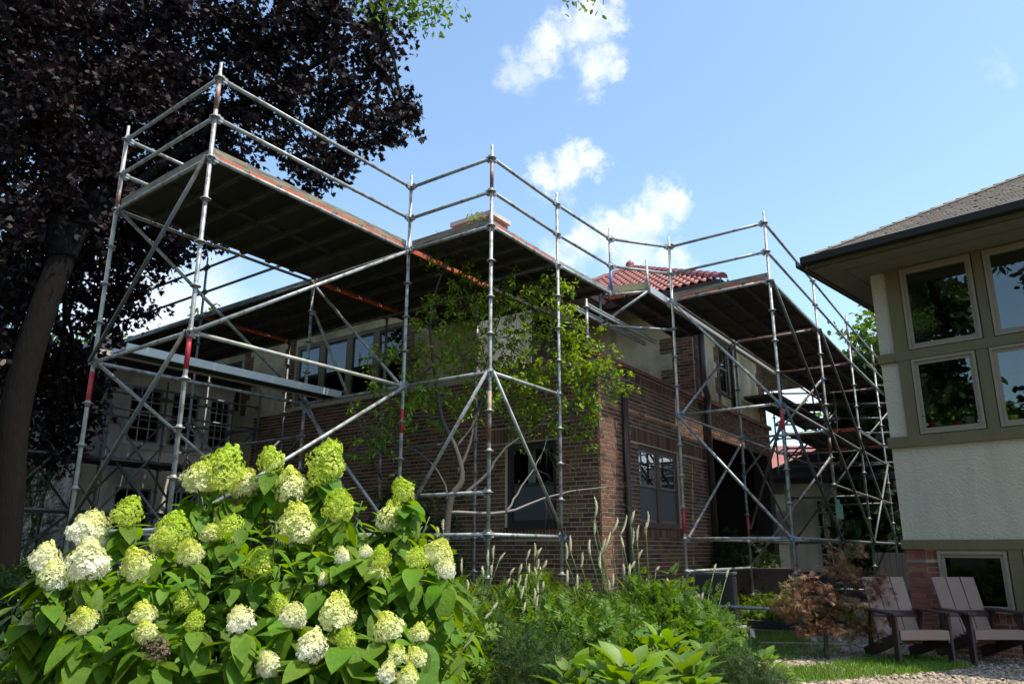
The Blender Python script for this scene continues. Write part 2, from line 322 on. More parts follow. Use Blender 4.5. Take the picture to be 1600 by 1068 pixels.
def scatter(name, tpl, pos, dirs, nrm, scale, material, parent, kind='stuff', **kw):
    tv, tf = tpl; pos = np.asarray(pos, float); n = len(pos)
    if n == 0: return None
    x = norm(np.asarray(dirs, float)); z = np.asarray(nrm, float); y = norm(np.cross(z, x)); z = np.cross(x, y)
    sc = np.broadcast_to(np.asarray(scale, float), (n,))
    o = np.array(WL[parent.name]) if parent is not None else np.zeros(3)
    V = (pos[:, None, :] - o) + sc[:, None, None] * (tv[None, :, 0:1] * x[:, None, :] + tv[None, :, 1:2] * y[:, None, :] + tv[None, :, 2:3] * z[:, None, :])
    me = bpy.data.meshes.new(name); nv = len(tv)
    ll = np.concatenate([np.array(f) for f in tf]); cnt = np.array([len(f) for f in tf])
    me.vertices.add(n * nv); me.vertices.foreach_set('co', V.reshape(-1).astype(np.float32))
    loops = (ll[None, :] + (np.arange(n) * nv)[:, None]).reshape(-1)
    me.loops.add(len(loops)); me.loops.foreach_set('vertex_index', loops.astype(np.int32))
    lt = np.tile(cnt, n); ls = np.concatenate([[0], np.cumsum(lt)[:-1]])
    me.polygons.add(len(lt)); me.polygons.foreach_set('loop_start', ls.astype(np.int32)); me.polygons.foreach_set('loop_total', lt.astype(np.int32))
    me.materials.append(material); me.update(calc_edges=True); me.validate()
    ob = bpy.data.objects.new(name, me); link(ob, tuple(o), parent); tag(ob, kind=kind, **kw)
    return ob
def rdir(n, up=0., spread=1.):
    a = rng.normal(size=(n, 3)) * spread; a[:, 2] += up; return norm(a)

# house axes (u runs away to the right, v away to the left)
U2 = Vector((math.cos(R(56.2)), math.sin(R(56.2)), 0)); V2 = Vector((math.cos(R(142.3)), math.sin(R(142.3)), 0))
C0 = Vector((1.41, 12.4, 0))
def H(s, t, z=0): return C0 + U2 * s + V2 * t + Vector((0, 0, z))
UP = Vector((0, 0, 1))
def outn(d, toward):
    n = Vector((-d.y, d.x, 0)).normalized(); return n if n.dot(toward) > 0 else -n

def wall_slab(mb, P, d, n, length, z0, z1, holes, thick, mi=0):
    xs = sorted({0, length} | {min(max(h[0], 0), length) for h in holes} | {min(max(h[1], 0), length) for h in holes})
    zs = sorted({z0, z1} | {min(max(h[2], z0), z1) for h in holes} | {min(max(h[3], z0), z1) for h in holes})
    for i in range(len(xs) - 1):
        for j in range(len(zs) - 1):
            if xs[i + 1] - xs[i] < 1e-5 or zs[j + 1] - zs[j] < 1e-5: continue
            cx, cz = (xs[i] + xs[i + 1]) / 2, (zs[j] + zs[j + 1]) / 2
            if any(h[0] < cx < h[1] and h[2] < cz < h[3] for h in holes): continue
            mb.bar(P + d * xs[i] + UP * zs[j], d, -n, UP, xs[i + 1] - xs[i], thick, zs[j + 1] - zs[j], mi)

def bricks(parent, P, d, n, length, z0, z1, holes, h=.0724, bl=.225, joint=.015, depth=.008, n_ind=0, m=None, soldiers=(), name='brick', rank=None, stuffname='brick_courses'):
    """running bond proud of a mortar wall; soldiers: (x0,x1,za,zb) bands of upright bricks"""
    L_ = []; hs = list(holes) + [(s[0], s[1], s[2], s[3]) for s in soldiers]
    nc = int(round((z1 - z0) / h)); h = (z1 - z0) / nc
    for c in range(nc):
        za = z0 + c * h; x = -(bl / 2 if c % 2 else 0) - (bl * .25 if c % 3 == 0 else 0)
        cuts = [(a, b) for a, b, q0, q1 in hs if q0 < za + h * .5 < q1]
        while x < length:
            xa, xb = max(x, 0), min(x + bl, length)
            segs = [(xa, xb)]
            for a, b in cuts:
                ns = []
                for p, q in segs:
                    if b <= p or a >= q: ns.append((p, q))
                    else:
                        if a > p: ns.append((p, a))
                        if b < q: ns.append((b, q))
                segs = ns
            for p, q in segs:
                if q - p > .03: L_.append((p + joint / 2, q - joint / 2, za + joint / 2, za + h - joint / 2))
            x += bl
    for (x0, x1, za, zb) in soldiers:
        k = max(1, int(round((x1 - x0) / h))); w = (x1 - x0) / k
        for i in range(k): L_.append((x0 + i * w + joint / 2, x0 + (i + 1) * w - joint / 2, za + joint / 2, zb - joint / 2))
    if rank is None: rank = lambda c: (c - Vector((0, 0, EYE))).length
    L_.sort(key=lambda b: rank(P + d * ((b[0] + b[1]) / 2) + UP * ((b[2] + b[3]) / 2)))
    ang = math.atan2(d.y, d.x)
    side = 1 if Vector((-d.y, d.x, 0)).dot(n) > 0 else -1
    ind = L_[:n_ind]; rest = L_[n_ind:]
    if ind:
        mb = MB(); e = .004
        # unit brick 1 x depth x 1, slightly worn face edges
        mb.hexa([(0, -side * .02, 0), (1, -side * .02, 0), (1, side * (depth - e), 0), (0, side * (depth - e), 0), (0, -side * .02, 1), (1, -side * .02, 1), (1, side * (depth - e), 1), (0, side * (depth - e), 1)])
        mb.hexa([(0, side * (depth - e), 0), (1, side * (depth - e), 0), (1 - .02, side * depth, .05), (.02, side * depth, .05), (0, side * (depth - e), 1), (1, side * (depth - e), 1), (1 - .02, side * depth, .95), (.02, side * depth, .95)])
        me = mb.mesh(name, m)
        for (a, b, c, e2) in ind:
            inst(name, me, P + d * a + UP * c + n * random.uniform(-.002, .002), parent, ang, (b - a, 1, e2 - c))
    if rest:
        mb = MB()
        for (a, b, c, e2) in rest:
            mb.bar(P + d * a + UP * c - n * .02, d, n, UP, b - a, .02 + depth + random.uniform(-.002, .002), e2 - c)
        mb.build(stuffname, m, parent, kind='stuff')
    return

def window(parent, P, d, n, x0, x1, z0, z1, fr=.06, recess=.10, frame='brown_frame', sash='taupe_sash', pane='pane', cols=1, rows=1, hung=False, screen=False, sill=True, muntin='white_frame', mt=.018, curtain=False, name='window'):
    """frame (the part) with sashes, muntins and panes as sub-parts"""
    F = MB(); o = P - n * recess
    for (a, b, c, e) in ((x0, x0 + fr, z0, z1), (x1 - fr, x1, z0, z1), (x0 + fr, x1 - fr, z1 - fr, z1), (x0 + fr, x1 - fr, z0, z0 + fr)):
        F.bar(o + d * a + UP * c, d, n, UP, b - a, .07, e - c)
    if sill: F.bar(o + d * (x0 - .02) + UP * (z0 - .03), d, n, UP, x1 - x0 + .04, recess + .03, .03)
    ob = F.build(name, M[frame], parent, origin=o + d * x0 + UP * z0)
    a, b, c, e = x0 + fr, x1 - fr, z0 + fr, z1 - fr
    Sx = MB(); sw = .045
    levels = [(c, (c + e) / 2 + .02, .02), ((c + e) / 2 - .02, e, .038)] if hung else [(c, e, .025)]
    for q0, q1, off in levels:
        oo = o + n * off
        for (p, q, r_, s_) in ((a, a + sw, q0, q1), (b - sw, b, q0, q1), (a + sw, b - sw, q1 - sw, q1), (a + sw, b - sw, q0, q0 + sw)):
            Sx.bar(oo + d * p + UP * r_, d, n, UP, q - p, .016, s_ - r_)
    Sx.build('sash', M[sash], ob)
    if cols > 1 or rows > 1:
        G = MB()
        for i in range(1, cols):
            x = a + (b - a) * i / cols; G.bar(o + n * .045 + d * (x - mt / 2) + UP * (c + .01), d, n, UP, mt, .012, e - c - .02)
        for j in range(1, rows):
            z = c + (e - c) * j / rows; G.bar(o + n * .046 + d * (a + .01) + UP * (z - mt / 2), d, n, UP, b - a - .02, .013, mt)
        G.build('muntin', M[muntin], ob)
    for q0, q1, off in levels:
        g = MB(); oo = o + n * (off + .006); mm = M['screen'] if (screen and q0 == c) else M[pane]
        g.bar(oo + d * (a + sw * .6) + UP * (q0 + sw * .6), d, n, UP, b - a - sw * 1.2, .004, q1 - q0 - sw * 1.2)
        g.build('pane', mm, ob, origin=oo + d * a + UP * q0)
    return ob

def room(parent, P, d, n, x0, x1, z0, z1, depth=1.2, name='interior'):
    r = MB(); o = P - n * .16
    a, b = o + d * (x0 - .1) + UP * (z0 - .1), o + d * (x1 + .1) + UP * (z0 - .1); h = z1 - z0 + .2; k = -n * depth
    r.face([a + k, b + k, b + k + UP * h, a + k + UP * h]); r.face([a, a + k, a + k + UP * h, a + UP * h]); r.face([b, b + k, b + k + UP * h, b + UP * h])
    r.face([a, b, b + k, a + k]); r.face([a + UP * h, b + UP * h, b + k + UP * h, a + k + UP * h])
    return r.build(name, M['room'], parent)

# ------------------------------------------------------------------ ground
g = MB(); nx = 60
def gz(x, y): return 0.0
g.face([(-150, -150, 0), (150, -150, 0), (150, 250, 0), (-150, 250, 0)])
g.build('ground', M['ground'], kind='structure')
gb = MB()
gb.face([Vector((x, y, .004)) for x, y in ((1.6, 6.0), (7.2, 6.0), (9.0, 10.0), (8.2, 15.6), (5.4, 13.4), (3.9, 11.9), (2.6, 10.2), (1.5, 8.4))])
gb.build('gravel_path', M['gravel_bed'], kind='structure')

# ------------------------------------------------------------------ main brick house
house = thing('brick_house', 'dark brown brick house with cream stucco upper storey and red tile roof, wrapped in scaffolding', 'house', H(0, 0))
nR = -V2.copy(); nR = outn(U2, -V2); nL = outn(V2, -U2)
# one-storey wing: right face (along u) and left face (along v)
wR = (1.5, 3.36, 1.70, 3.12)      # s0,s1,z0,z1 of the twin window
wL = (.84, 1.92, 1.66, 3.09)
w = MB()
wall_slab(w, H(.03, 0), U2, nR, 5.35, 0, 4.40, [(wR[0] - .03, wR[1] - .03, wR[2], wR[3])], .25)
w.build('wall', M['mortar'], house)
w = MB()
TLEN = 10.47
wall_slab(w, H(0, .03), V2, nL, 2.57, 0, 4.40, [(wL[0] - .03, wL[1] - .03, wL[2], wL[3])], .25)
wall_slab(w, H(0, 2.6), V2, nL, TLEN + 4 - 2.6, 0, 4.42, [], .25)
w.build('wall', M['mortar'], house)
solR = (.0 + .3, 5.0, 3.16, 3.42)
bricks(house, H(0, 0), U2, nR, 5.38, .0, 4.20, [wR], n_ind=150, m=M['brick'], soldiers=[(1.2, 4.95, 3.14, 3.40), (1.42, 3.44, 1.50, 1.68), (0.02, 5.36, 4.20, 4.38)], bl=.225, name='brick')
bricks(house, H(0, 0), V2, nL, 9.6, .0, 4.32, [wL], n_ind=145, m=M['brick'], soldiers=[(.55, 2.35, 3.11, 3.37), (.78, 1.98, 1.46, 1.64)], name='brick')
# terracotta coping in individual lengths
for k in range(12):
    c = MB(); a = H(.45 * k - .04, 0, 4.40) + nR * .06
    c.bar(a, U2, -nR, UP, .44, .34, .05); c.bar(a + UP * .05 - nR * .02, U2, -nR, UP, .44, .30, .03); c.build('coping_tile', M['terra'], house)
for k in range(6):
    c = MB(); a = H(0, .45 * k + .02, 4.40) + nL * .06
    c.bar(a, V2, -nL, UP, .44, .34, .05); c.bar(a + UP * .05 - nL * .02, V2, -nL, UP, .44, .30, .03); c.build('coping_tile', M['terra'], house)
r = MB(); r.face([H(.2, .2, 4.3), H(5.2, .2, 4.3), H(5.2, 2.7, 4.3), H(.2, 2.7, 4.3)]); r.build('flat_roof', M['shingle_dark'], house)
# twin double-hung window, right face
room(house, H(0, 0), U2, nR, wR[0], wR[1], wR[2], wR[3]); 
window(house, H(0, 0), U2, nR, wR[0], (wR[0] + wR[1]) / 2, wR[2], wR[3], fr=.075, recess=.11, hung=True, screen=True)
window(house, H(0, 0), U2, nR, (wR[0] + wR[1]) / 2, wR[1], wR[2], wR[3], fr=.075, recess=.11, hung=True, screen=True)
for a, b in ((1.85, 2.12), (2.78, 3.02)):
    c = MB(); o = H(0, 0) - nR * .32
    for i in range(8):
        x = a + (b - a) * i / 8; c.bar(o + nR * .1 + U2 * x + UP * 1.75 - nR * (.02 * (i % 2)), U2, -nR, UP, (b - a) / 8, .01, 1.3)
    c.build('curtain', M['curtain'], house)
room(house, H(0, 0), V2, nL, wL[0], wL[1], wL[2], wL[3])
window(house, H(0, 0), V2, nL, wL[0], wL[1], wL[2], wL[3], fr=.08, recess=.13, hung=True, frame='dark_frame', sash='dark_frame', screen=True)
c = MB(); c.bar(H(0, 0) - nL * .32 + V2 * 1.5 + UP * 2.3, V2, -nL, UP, .16, .01, .75); c.build('curtain', M['curtain'], house)
# porch side: header over a deep dark opening, pier, recessed wall
w = MB()
w.bar(H(5.38, 0, 3.70), U2, -nR, UP, 4.6, .3, .78)
w.build('porch_header', M['brick'], house)
bricks(house, H(5.38, 0, 3.70), U2, nR, 4.6, 0, .74, [], m=M['brick'])
w = MB(); w.bar(H(9.6, 0, 0), U2, -nR, UP, .4, .4, 3.7); w.build('porch_pier', M['gutter'], house)  # brick pier in dark gutter brown: porch shade put into the colour
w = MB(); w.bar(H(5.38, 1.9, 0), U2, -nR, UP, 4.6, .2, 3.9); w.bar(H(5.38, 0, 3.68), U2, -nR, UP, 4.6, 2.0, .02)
w.bar(H(5.36, .02, 0), V2, U2, UP, 1.9, .02, 3.9); w.bar(H(9.98, .02, 0), V2, U2, UP, 2.1, .1, 3.9); w.build('porch_wall', M['gutter'], house)  # same dark brown here, standing in for the shade inside the porch
for a in (5.9, 7.2):
    window(house, H(0, 1.88), U2, nR, a, a + .95, 1.15, 2.75, fr=.07, recess=-.02, frame='dark_frame', sash='dark_frame', cols=3, rows=4, muntin='taupe', pane='pane')
# ledge course between the storeys
w = MB(); w.bar(H(4.9, -.06, 4.42), U2, -nR, UP, 5.15, .3, .10); w.build('ledge', M['terra'], house)
# upper storey right block: cream stucco with brick quoins
b2 = (5.65, 6.2)
win2 = (6.35, 7.05, 4.85, 6.15)
w = MB()
wall_slab(w, H(4.68, .05), U2, nR, 5.28, 4.45, 6.75, [(win2[0] - 4.68, win2[1] - 4.68, win2[2], win2[3])], .2)
w.bar(H(4.68, .05, 4.35), V2, U2, UP, 6.2, .2, 2.4)
w.bar(H(9.96, .05, 4.35), V2, -U2, UP, 8.0, .2, 2.4)
w.build('stucco_wall', M['cream'], house)
def quoin(P, d, n, x0, x1, z0, z1, tooth=.14, side=1, lab=None):
    """a brick strip with toothed edges"""
    hh = .0724; k = int((z1 - z0) / hh)
    mb = MB(); mt = MB()
    for i in range(k):
        t0 = (i // 5) % 2; a = x0 - (tooth if t0 and side in (-1, 2) else 0); b = x1 + (tooth if t0 and side in (1, 2) else 0)
        mt.bar(P + d * (a + .004) + UP * (z0 + i * hh), d, n, UP, b - a - .008, .008, hh)
        x = a - (0.1125 if i % 2 else 0)
        while x < b:
            p, q = max(x, a), min(x + .225, b)
            if q - p > .03: mb.bar(P + d * (p + .005) + UP * (z0 + i * hh + .006), d, n, UP, q - p - .010, .018 + random.uniform(-.001, .001), hh - .011)
            x += .225
    q = mt.build('brick_quoin', M['mortar'], house); mb.build('brick_courses', M['brick'], q, kind='stuff')
quoin(H(4.68, .05), U2, nR, .0, .34, 4.45, 6.7, side=1)
quoin(H(4.68, .05), V2, nL, .0, .50, 4.45, 6.7, side=1, tooth=.30)
quoin(H(4.68, .05), U2, nR, 1.46, 1.65, 4.45, 6.4, side=-1)
quoin(H(4.68, .05), U2, nR, 2.39, 2.60, 4.45, 6.4, side=1)
quoin(H(4.68, .05), U2, nR, 4.75, 5.28, 4.45, 6.7, side=-1)
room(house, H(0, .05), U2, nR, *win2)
window(house, H(0, .05), U2, nR, *win2, fr=.06, recess=.08, frame='dark_frame', sash='taupe_sash', hung=True, pane='pane_up')
# downpipes
def pipe(name, pts, r=.045, m='gutter', parent=house, n=10):
    p = MB(); p.path(pts, r, n); return p.build(name, M[m], parent)
pipe('downpipe', [H(.86, 0, 3.95) + nR * .08, H(.86, 0, 1.05) + nR * .08, H(.9, 0, .85) + nR * .14, H(.9, 0, .25) + nR * .14], .055)
p = MB(); p.path([H(.9, 0, .62) + nR * .16, H(.9, 0, .55) + nR * .16, H(.9, 0, .42) + nR * .16, H(.9, 0, .34) + nR * .16], [.07, .19, .20, .12], 14); p.build('pipe_bowl', M['gutter'], house)
pipe('downpipe', [H(4.82, 0, 6.7) + nR * .10, H(4.82, 0, 4.75) + nR * .10, H(4.92, 0, 4.5) + nR * .14, H(4.92, 0, 4.2) + nR * .10, H(4.92, 0, .1) + nR * .10], .07)
p = MB(); p.bar(H(4.72, 0, 6.62) + nR * .03, U2, nR, UP, .24, .2, .22); p.build('rainwater_head', M['gutter'], house)
pipe('downpipe', [H(7.15, .05, 6.6) + nR * .06, H(7.15, .05, 4.5) + nR * .06], .035)
# roofs of tiles ---------------------------------------------------------
def rolled_tiles(A, B, top, z0, pitch, clip=None, tl=.31, tw=.185, n_ind=0, parent=house, name='roof_tile', plane_m='rtile'):
    """barrel tiles on the slope that starts at eave A-B and rises towards 'top' (horizontal unit)"""
    d = (B - A); Ln = d.length; d.normalize(); up = (top * math.cos(pitch) + UP * math.sin(pitch)).normalized(); nn = d.cross(up); 
    if nn.z < 0: nn = -nn
    T = []
    maxr = int(14 / tl)
    for r_ in range(maxr):
        for c_ in range(int(Ln / tw) + 1):
            x = (c_ + .5) * tw; y = r_ * tl
            if clip and not clip(x, y * math.cos(pitch), Ln): continue
            T.append(A + d * x + up * y)
    T.sort(key=lambda p: (p - Vector((0, 0, EYE))).length)
    def tile(mb, p, org=None):
        k = 6; pr = []
        for i in range(k + 1):
            a = math.pi * i / k; pr.append((-math.cos(a) * tw * .34, math.sin(a) * .055))
        pr = [(-tw / 2, .0)] + pr + [(tw / 2, .0)]
        b = len(mb.v)
        for (l, rr) in ((-.02, .035), (tl + .03, .008)):
            for x, h in pr: mb.v.append(tuple(p + d * x + up * l + nn * (h + rr)))
        for x, h in pr: mb.v.append(tuple(p + d * x + up * -.02 + nn * (h + .015)))
        m_ = len(pr)
        for i in range(m_ - 1):
            mb.f.append((b + i, b + i + 1, b + m_ + i + 1, b + m_ + i)); mb.m.append(0); mb.sm.append(True)
            mb.f.append((b + 2 * m_ + i, b + 2 * m_ + i + 1, b + i + 1, b + i)); mb.m.append(0); mb.sm.append(False)
    if n_ind:
        mb = MB(); tile(mb, Vector((0, 0, 0))); me = mb.mesh(name, M['rtile'])
        for p in T[:n_ind]: inst(name, me, p, parent)
    if T[n_ind:]:
        mb = MB()
        for p in T[n_ind:]: tile(mb, p)
        mb.build('roof_tiles', M['rtile'], parent, kind='stuff')
    return up, nn
def hip_ridge(a, b, parent=house, ln=.38, r=.11, lim=40):
    d = b - a; n_ = int(d.length / ln); d.normalize(); s = d.cross(UP).normalized(); q = s.cross(d)
    for i in range(min(n_, lim)):
        mb = MB(); p = a + d * (i * ln); b0 = len(mb.v)
        for l, rr in ((0, r * 1.12), (ln * 1.1, r * .9)):
            for k in range(8):
                an = math.pi * k / 7; mb.v.append(tuple(p + d * l + s * math.cos(an) * rr + q * (math.sin(an) * rr + .03)))
        for k in range(7): mb.f.append((b0 + k, b0 + k + 1, b0 + 9 + k, b0 + 8 + k)); mb.m.append(0); mb.sm.append(True)
        mb.face([mb.v[b0 + k] for k in range(8)]); mb.build('ridge_tile', M['rtile'], parent)
ZE = 5.37 + EYE
E1 = Vector((4.32, 14.92, ZE)); Wd = 8.0; E2 = E1 + V2 * Wd; hd = Wd / 2; P2r = R(30.5)
apex = E1 + (U2 + V2) * hd + UP * hd * math.tan(P2r); Lr = 3.2
ridge2 = apex + U2 * Lr; E4 = E1 + U2 * (Wd + Lr); E3 = E2 + U2 * (Wd + Lr)
rf = MB(); rf.face([E1, E2, apex]); rf.face([E1, apex, ridge2, E4]); rf.face([E2, E3, ridge2, apex]); rf.face([E3, E4, ridge2]); rf.build('roof', M['rtile'], house)
rolled_tiles(E1, E2, U2, ZE, P2r, clip=lambda x, y, Ln: y < min(x, Ln - x) - .05, n_ind=300)
hip_ridge(E1, apex); hip_ridge(apex - (apex - E2) * 0, apex + (E2 - apex) * .98)
fn = MB(); fn.path([apex + UP * .0, apex + UP * .08, apex + UP * .14, apex + UP * .20, apex + UP * .26, apex + UP * .29], [.20, .12, .13, .12, .07, .02], 12); fn.build('finial', M['rtile'], house)
fs = MB()
for a, b, inn in ((E1, E2, U2), (E1, E4, V2), (E2, E3, -V2)):
    d = (b - a).normalized(); L0 = (b - a).length; fs.bar(a + inn * .03 - UP * .20, d, inn, UP, L0, .03, .17)
fs.build('fascia', M['gutter'], house)
sf = MB(); sf.face([E1 + UP * -.18, E2 + UP * -.18, E3 + UP * -.18, E4 + UP * -.18]); sf.build('soffit', M['timber'], house)
gt = MB()
def gut(mb, a, b, inn):
    d = (b - a).normalized(); L0 = (b - a).length; mb.bar(a - inn * .10 - UP * .15, d, inn, UP, L0, .12, .03); mb.bar(a - inn * .12 - UP * .15, d, inn, UP, L0, .02, .13)
gut(gt, E1, E2, U2); gut(gt, E1, E4, V2); gt.build('gutter', M['gutter'], house)
# main block, upper storey left face
TM = 2.6; TE = 16.5
wm1 = (4.55, 8.1, 4.33, 5.85); wm2 = (10.3, 11.7, 4.6, 5.85)
w = MB(); holes = [(wm1[0] - TM, wm1[1] - TM, wm1[2], wm1[3]), (wm2[0] - TM, wm2[1] - TM, wm2[2], wm2[3])]
wall_slab(w, H(.0, TM) - nL * .0, V2, nL, TE - TM, 4.42, 6.9, holes, .2)
wall_slab(w, H(.02, TM), U2, nR, 4.7, 4.3, 6.9, [(1.9, 4.4, 4.9, 6.3)], .2)
w.build('stucco_wall', M['cream'], house)
quoin(H(0, 0), V2, nL, 8.15, 8.40, 4.42, 6.7, side=1); quoin(H(0, 0), V2, nL, 4.25, 4.5, 4.42, 6.7, side=-1)
quoin(H(0, 0), V2, nL, 9.95, 10.2, 4.42, 6.7, side=-1); quoin(H(0, 0), V2, nL, 11.75, 12.0, 4.42, 6.7, side=1)
room(house, H(0.02, TM), U2, nR, 1.9, 4.4, 4.9, 6.3)
for a in (1.9, 2.73, 3.56): window(house, H(.02, TM), U2, nR, a, a + .84, 4.9, 6.3, fr=.07, recess=.06, frame='dark_frame', sash='dark_frame', pane='pane_b')  # dark windows added to stand in for deck shade and leaves
room(house, H(0, 0), V2, nL, *wm1); room(house, H(0, 0), V2, nL, *wm2)
xs = [4.55, 5.42, 6.28, 7.2, 8.1]
for i in range(4): window(house, H(0, 0), V2, nL, xs[i], xs[i + 1], wm1[2], wm1[3], fr=.09, recess=.08, frame='olive', sash='dark_frame', hung=(i in (0, 3)), pane='pane_up')
window(house, H(0, 0), V2, nL, 10.3, 11.0, wm2[2], wm2[3], fr=.08, recess=.08, frame='dark_frame', sash='dark_frame', pane='pane_up')
window(house, H(0, 0), V2, nL, 11.0, 11.7, wm2[2], wm2[3], fr=.08, recess=.08, frame='dark_frame', sash='dark_frame', pane='pane_up')
for i in range(5):
    b_ = MB(); b_.bar(H(0, 0) - nL * .22 + V2 * 10.4 + UP * (5.3 + .1 * i), V2, -nL, UP, 1.2, .01, .06); b_.build('reflection_strip', M['pane_reflection'], house)  # strips behind the pane, painted as its bright yellowish reflection
# main roof
ZM = 5.50 + EYE
A1 = H(-.9, 1.7, ZM); A2 = H(-.9, TE + .9, ZM); hw = 5.2; pm = R(24)
r1 = A1 + (U2 + V2) * hw + UP * hw * math.tan(pm); r2 = A2 + (U2 - V2) * hw + UP * hw * math.tan(pm)
A3 = A1 + U2 * 2 * hw; A4 = A2 + U2 * 2 * hw
rf = MB(); rf.face([A1, A2, r2, r1]); rf.face([A1, r1, A3]); rf.face([A2, A4, r2]); rf.face([A3, A4, r2, r1]); rf.build('roof', M['rtile'], house)
rolled_tiles(A1, A2, U2, ZM, pm, clip=lambda x, y, Ln: y < 1.3 and y < x, n_ind=0)
hip_ridge(A1, r1, lim=14)
fs = MB()
for a, b, inn in ((A1, A2, U2), (A1, A3, V2)):
    d = (b - a).normalized(); fs.bar(a + inn * .03 - UP * .22, d, inn, UP, (b - a).length, .03, .19)
fs.build('fascia', M['gutter'], house)
sf = MB(); sf.face([A1 - UP * .2, A2 - UP * .2, A4 - UP * .2, A3 - UP * .2]); sf.build('soffit', M['timber'], house)
# chimney
ch = Vector((-.50, 16.3, 0)); 
cz = 7.1
m_ = MB(); m_.bar(ch + UP * cz, V2, U2, UP, 1.15, .7, 1.62); m_.build('chimney', M['mortar'], house)
chb = house
bricks(house, ch + UP * cz, V2, nL, 1.15, .6, 1.60, [], m=M['brick_r'], stuffname='chimney_bricks')
bricks(house, ch + UP * cz, U2, nR, .7, .6, 1.60, [], m=M['brick_r'], stuffname='chimney_bricks')
m_ = MB(); m_.bar(ch + UP * (cz + 1.62) - U2 * .06 - V2 * .06, V2, U2, UP, 1.27, .82, .10); m_.bar(ch + UP * (cz + 1.72) + V2 * .3 + U2 * .1, V2, U2, UP, .5, .5, .12); m_.build('chimney_cap', M['white_st'], house)

# ------------------------------------------------------------------ white stucco wing at the far left
LW = H(0, 10.47)
wing = thing('stucco_house', 'pale stucco house part with two rows of small-paned windows behind the far left scaffolding', 'house', LW)
wh = []   # holes measured along -u from LW
dW = -U2; nW = nR
up_w = [(.08, .72), (.92, 1.72), (1.86, 2.72)]; lo_w = [(.70, 1.62), (1.86, 2.80)]
for a, b in up_w: wh.append((a, b, 3.50, 4.82))
for a, b in lo_w: wh.append((a, b, 1.0, 2.62))
w = MB(); wall_slab(w, LW, dW, nW, 3.6, 0, 5.15, wh, .25); 
w.bar(LW + dW * 3.6, V2, U2, UP, 6, .25, 5.15); w.build('wall', M['white_st'], wing)
for a, b in up_w: window(wing, LW, dW, nW, a, b, 3.50, 4.82, fr=.06, recess=.06, frame='white_frame', sash='taupe_sash', cols=3, rows=4, mt=.022, pane='pane_b'); room(wing, LW, dW, nW, a, b, 3.50, 4.82, .8)
for a, b in lo_w: window(wing, LW, dW, nW, a, b, 1.0, 2.62, fr=.06, recess=.06, frame='white_frame', sash='taupe_sash', cols=3, rows=4, mt=.022, pane='pane_b'); room(wing, LW, dW, nW, a, b, 1.0, 2.62, .8)
s_ = MB(); s_.bar(LW + nW * .002 + UP * 3.40, dW, nW, UP, 2.4, .06, .07); s_.build('sill_band', M['white_frame'], wing)
r = MB(); r.bar(LW + dW * -.5 + nW * .75 + UP * 5.15, dW, -nW, UP, 4.5, 7.5, .12); r.build('eave', M['shingle_dark'], wing)
r = MB(); r.bar(LW + dW * -.3 + nW * .80 + UP * 5.12, dW, -nW, UP, 4.3, .05, .10); r.build('gutter', M['white_frame'], wing)
r = MB(); Q = LW + UP * 5.27
r.face([Q + dW * -.5 + nW * .75, Q + dW * 4.0 + nW * .75, Q + dW * 2.0 + V2 * 3 + UP * 1.3, Q + V2 * 3 + UP * 1.3]); r.face([Q + dW * 4.0 + nW * .75, Q + dW * 4.0 + V2 * 6.7, Q + dW * 2 + V2 * 3 + UP * 1.3]); r.build('roof', M['shingle_dark'], wing)
# tan stone house beyond, far left
st = thing('stone_house', 'tan stone block wall of the house furthest left, behind ladder and tree trunk', 'house', (-14.6, 19.8, 0))
Pst = Vector((-10.2, 19.0, 0)); dS = V2; nS = nL
w = MB(); wall_slab(w, Pst, dS, nS, 9, 0, 5.2, [(1.0, 1.7, 1.7, 3.0)], .3); w.build('wall', M['stone_j'], st)
bricks(st, Pst, dS, nS, 7, 0, 5.1, [(1.0, 1.7, 1.7, 3.0)], h=.19, bl=.36, joint=.018, depth=.02, n_ind=150, m=M['stone'], name='stone_block', stuffname='stone_courses')
window(st, Pst, dS, nS, 1.0, 1.7, 1.7, 3.0, frame='dark_frame', sash='dark_frame'); room(st, Pst, dS, nS, 1.0, 1.7, 1.7, 3.0)
r = MB(); r.face([Pst + UP * 5.2 + nS * .6 - dS * .5, Pst + UP * 5.2 + nS * .6 + dS * 9, Pst + UP * 7.2 - nS * 4 + dS * 9, Pst + UP * 7.2 - nS * 4 - dS * .5]); r.bar(Pst + UP * 5.05 + nS * .6 - dS * .5, dS, -nS, UP, 9.5, 1, .1); r.build('roof', M['shingle_dark'], st)

# ------------------------------------------------------------------ outbuilding and red-roofed house at the right rear
gar = thing('garden_outbuilding', 'low dark-roofed outbuilding with white small-paned windows behind the right scaffolding', 'outbuilding', (8.8, 23, 0))
Pg = Vector((7.9, 22.6, 0)); dG = Vector((.90, -.43, 0)).normalized(); nG = outn(dG, Vector((-.4, -.9, 0)))
hg = [(.75, 2.15, .75, 2.75), (3.0, 3.7, .75, 2.55), (4.3, 4.9, .75, 2.55)]
w = MB(); wall_slab(w, Pg, dG, nG, 6.5, 0, 3.2, hg, .2); w.build('wall', M['white_st'], gar)
for a, b, c, e in hg: window(gar, Pg, dG, nG, a, b, c, e, fr=.06, recess=.05, frame='white_frame', sash='white_frame', cols=4 if b - a > 1 else 3, rows=5, mt=.04, pane='pane_b'); room(gar, Pg, dG, nG, a, b, c, e)
w = MB(); w.bar(Pg + nG * .01, dG, nG, UP, 6.5, .06, .72); w.build('plinth', M['ac'], gar)
r = MB(); q = Pg + nG * .7 + UP * 3.15; r.bar(q - dG * .9, dG, -nG, UP, 8.2, 5, .12)
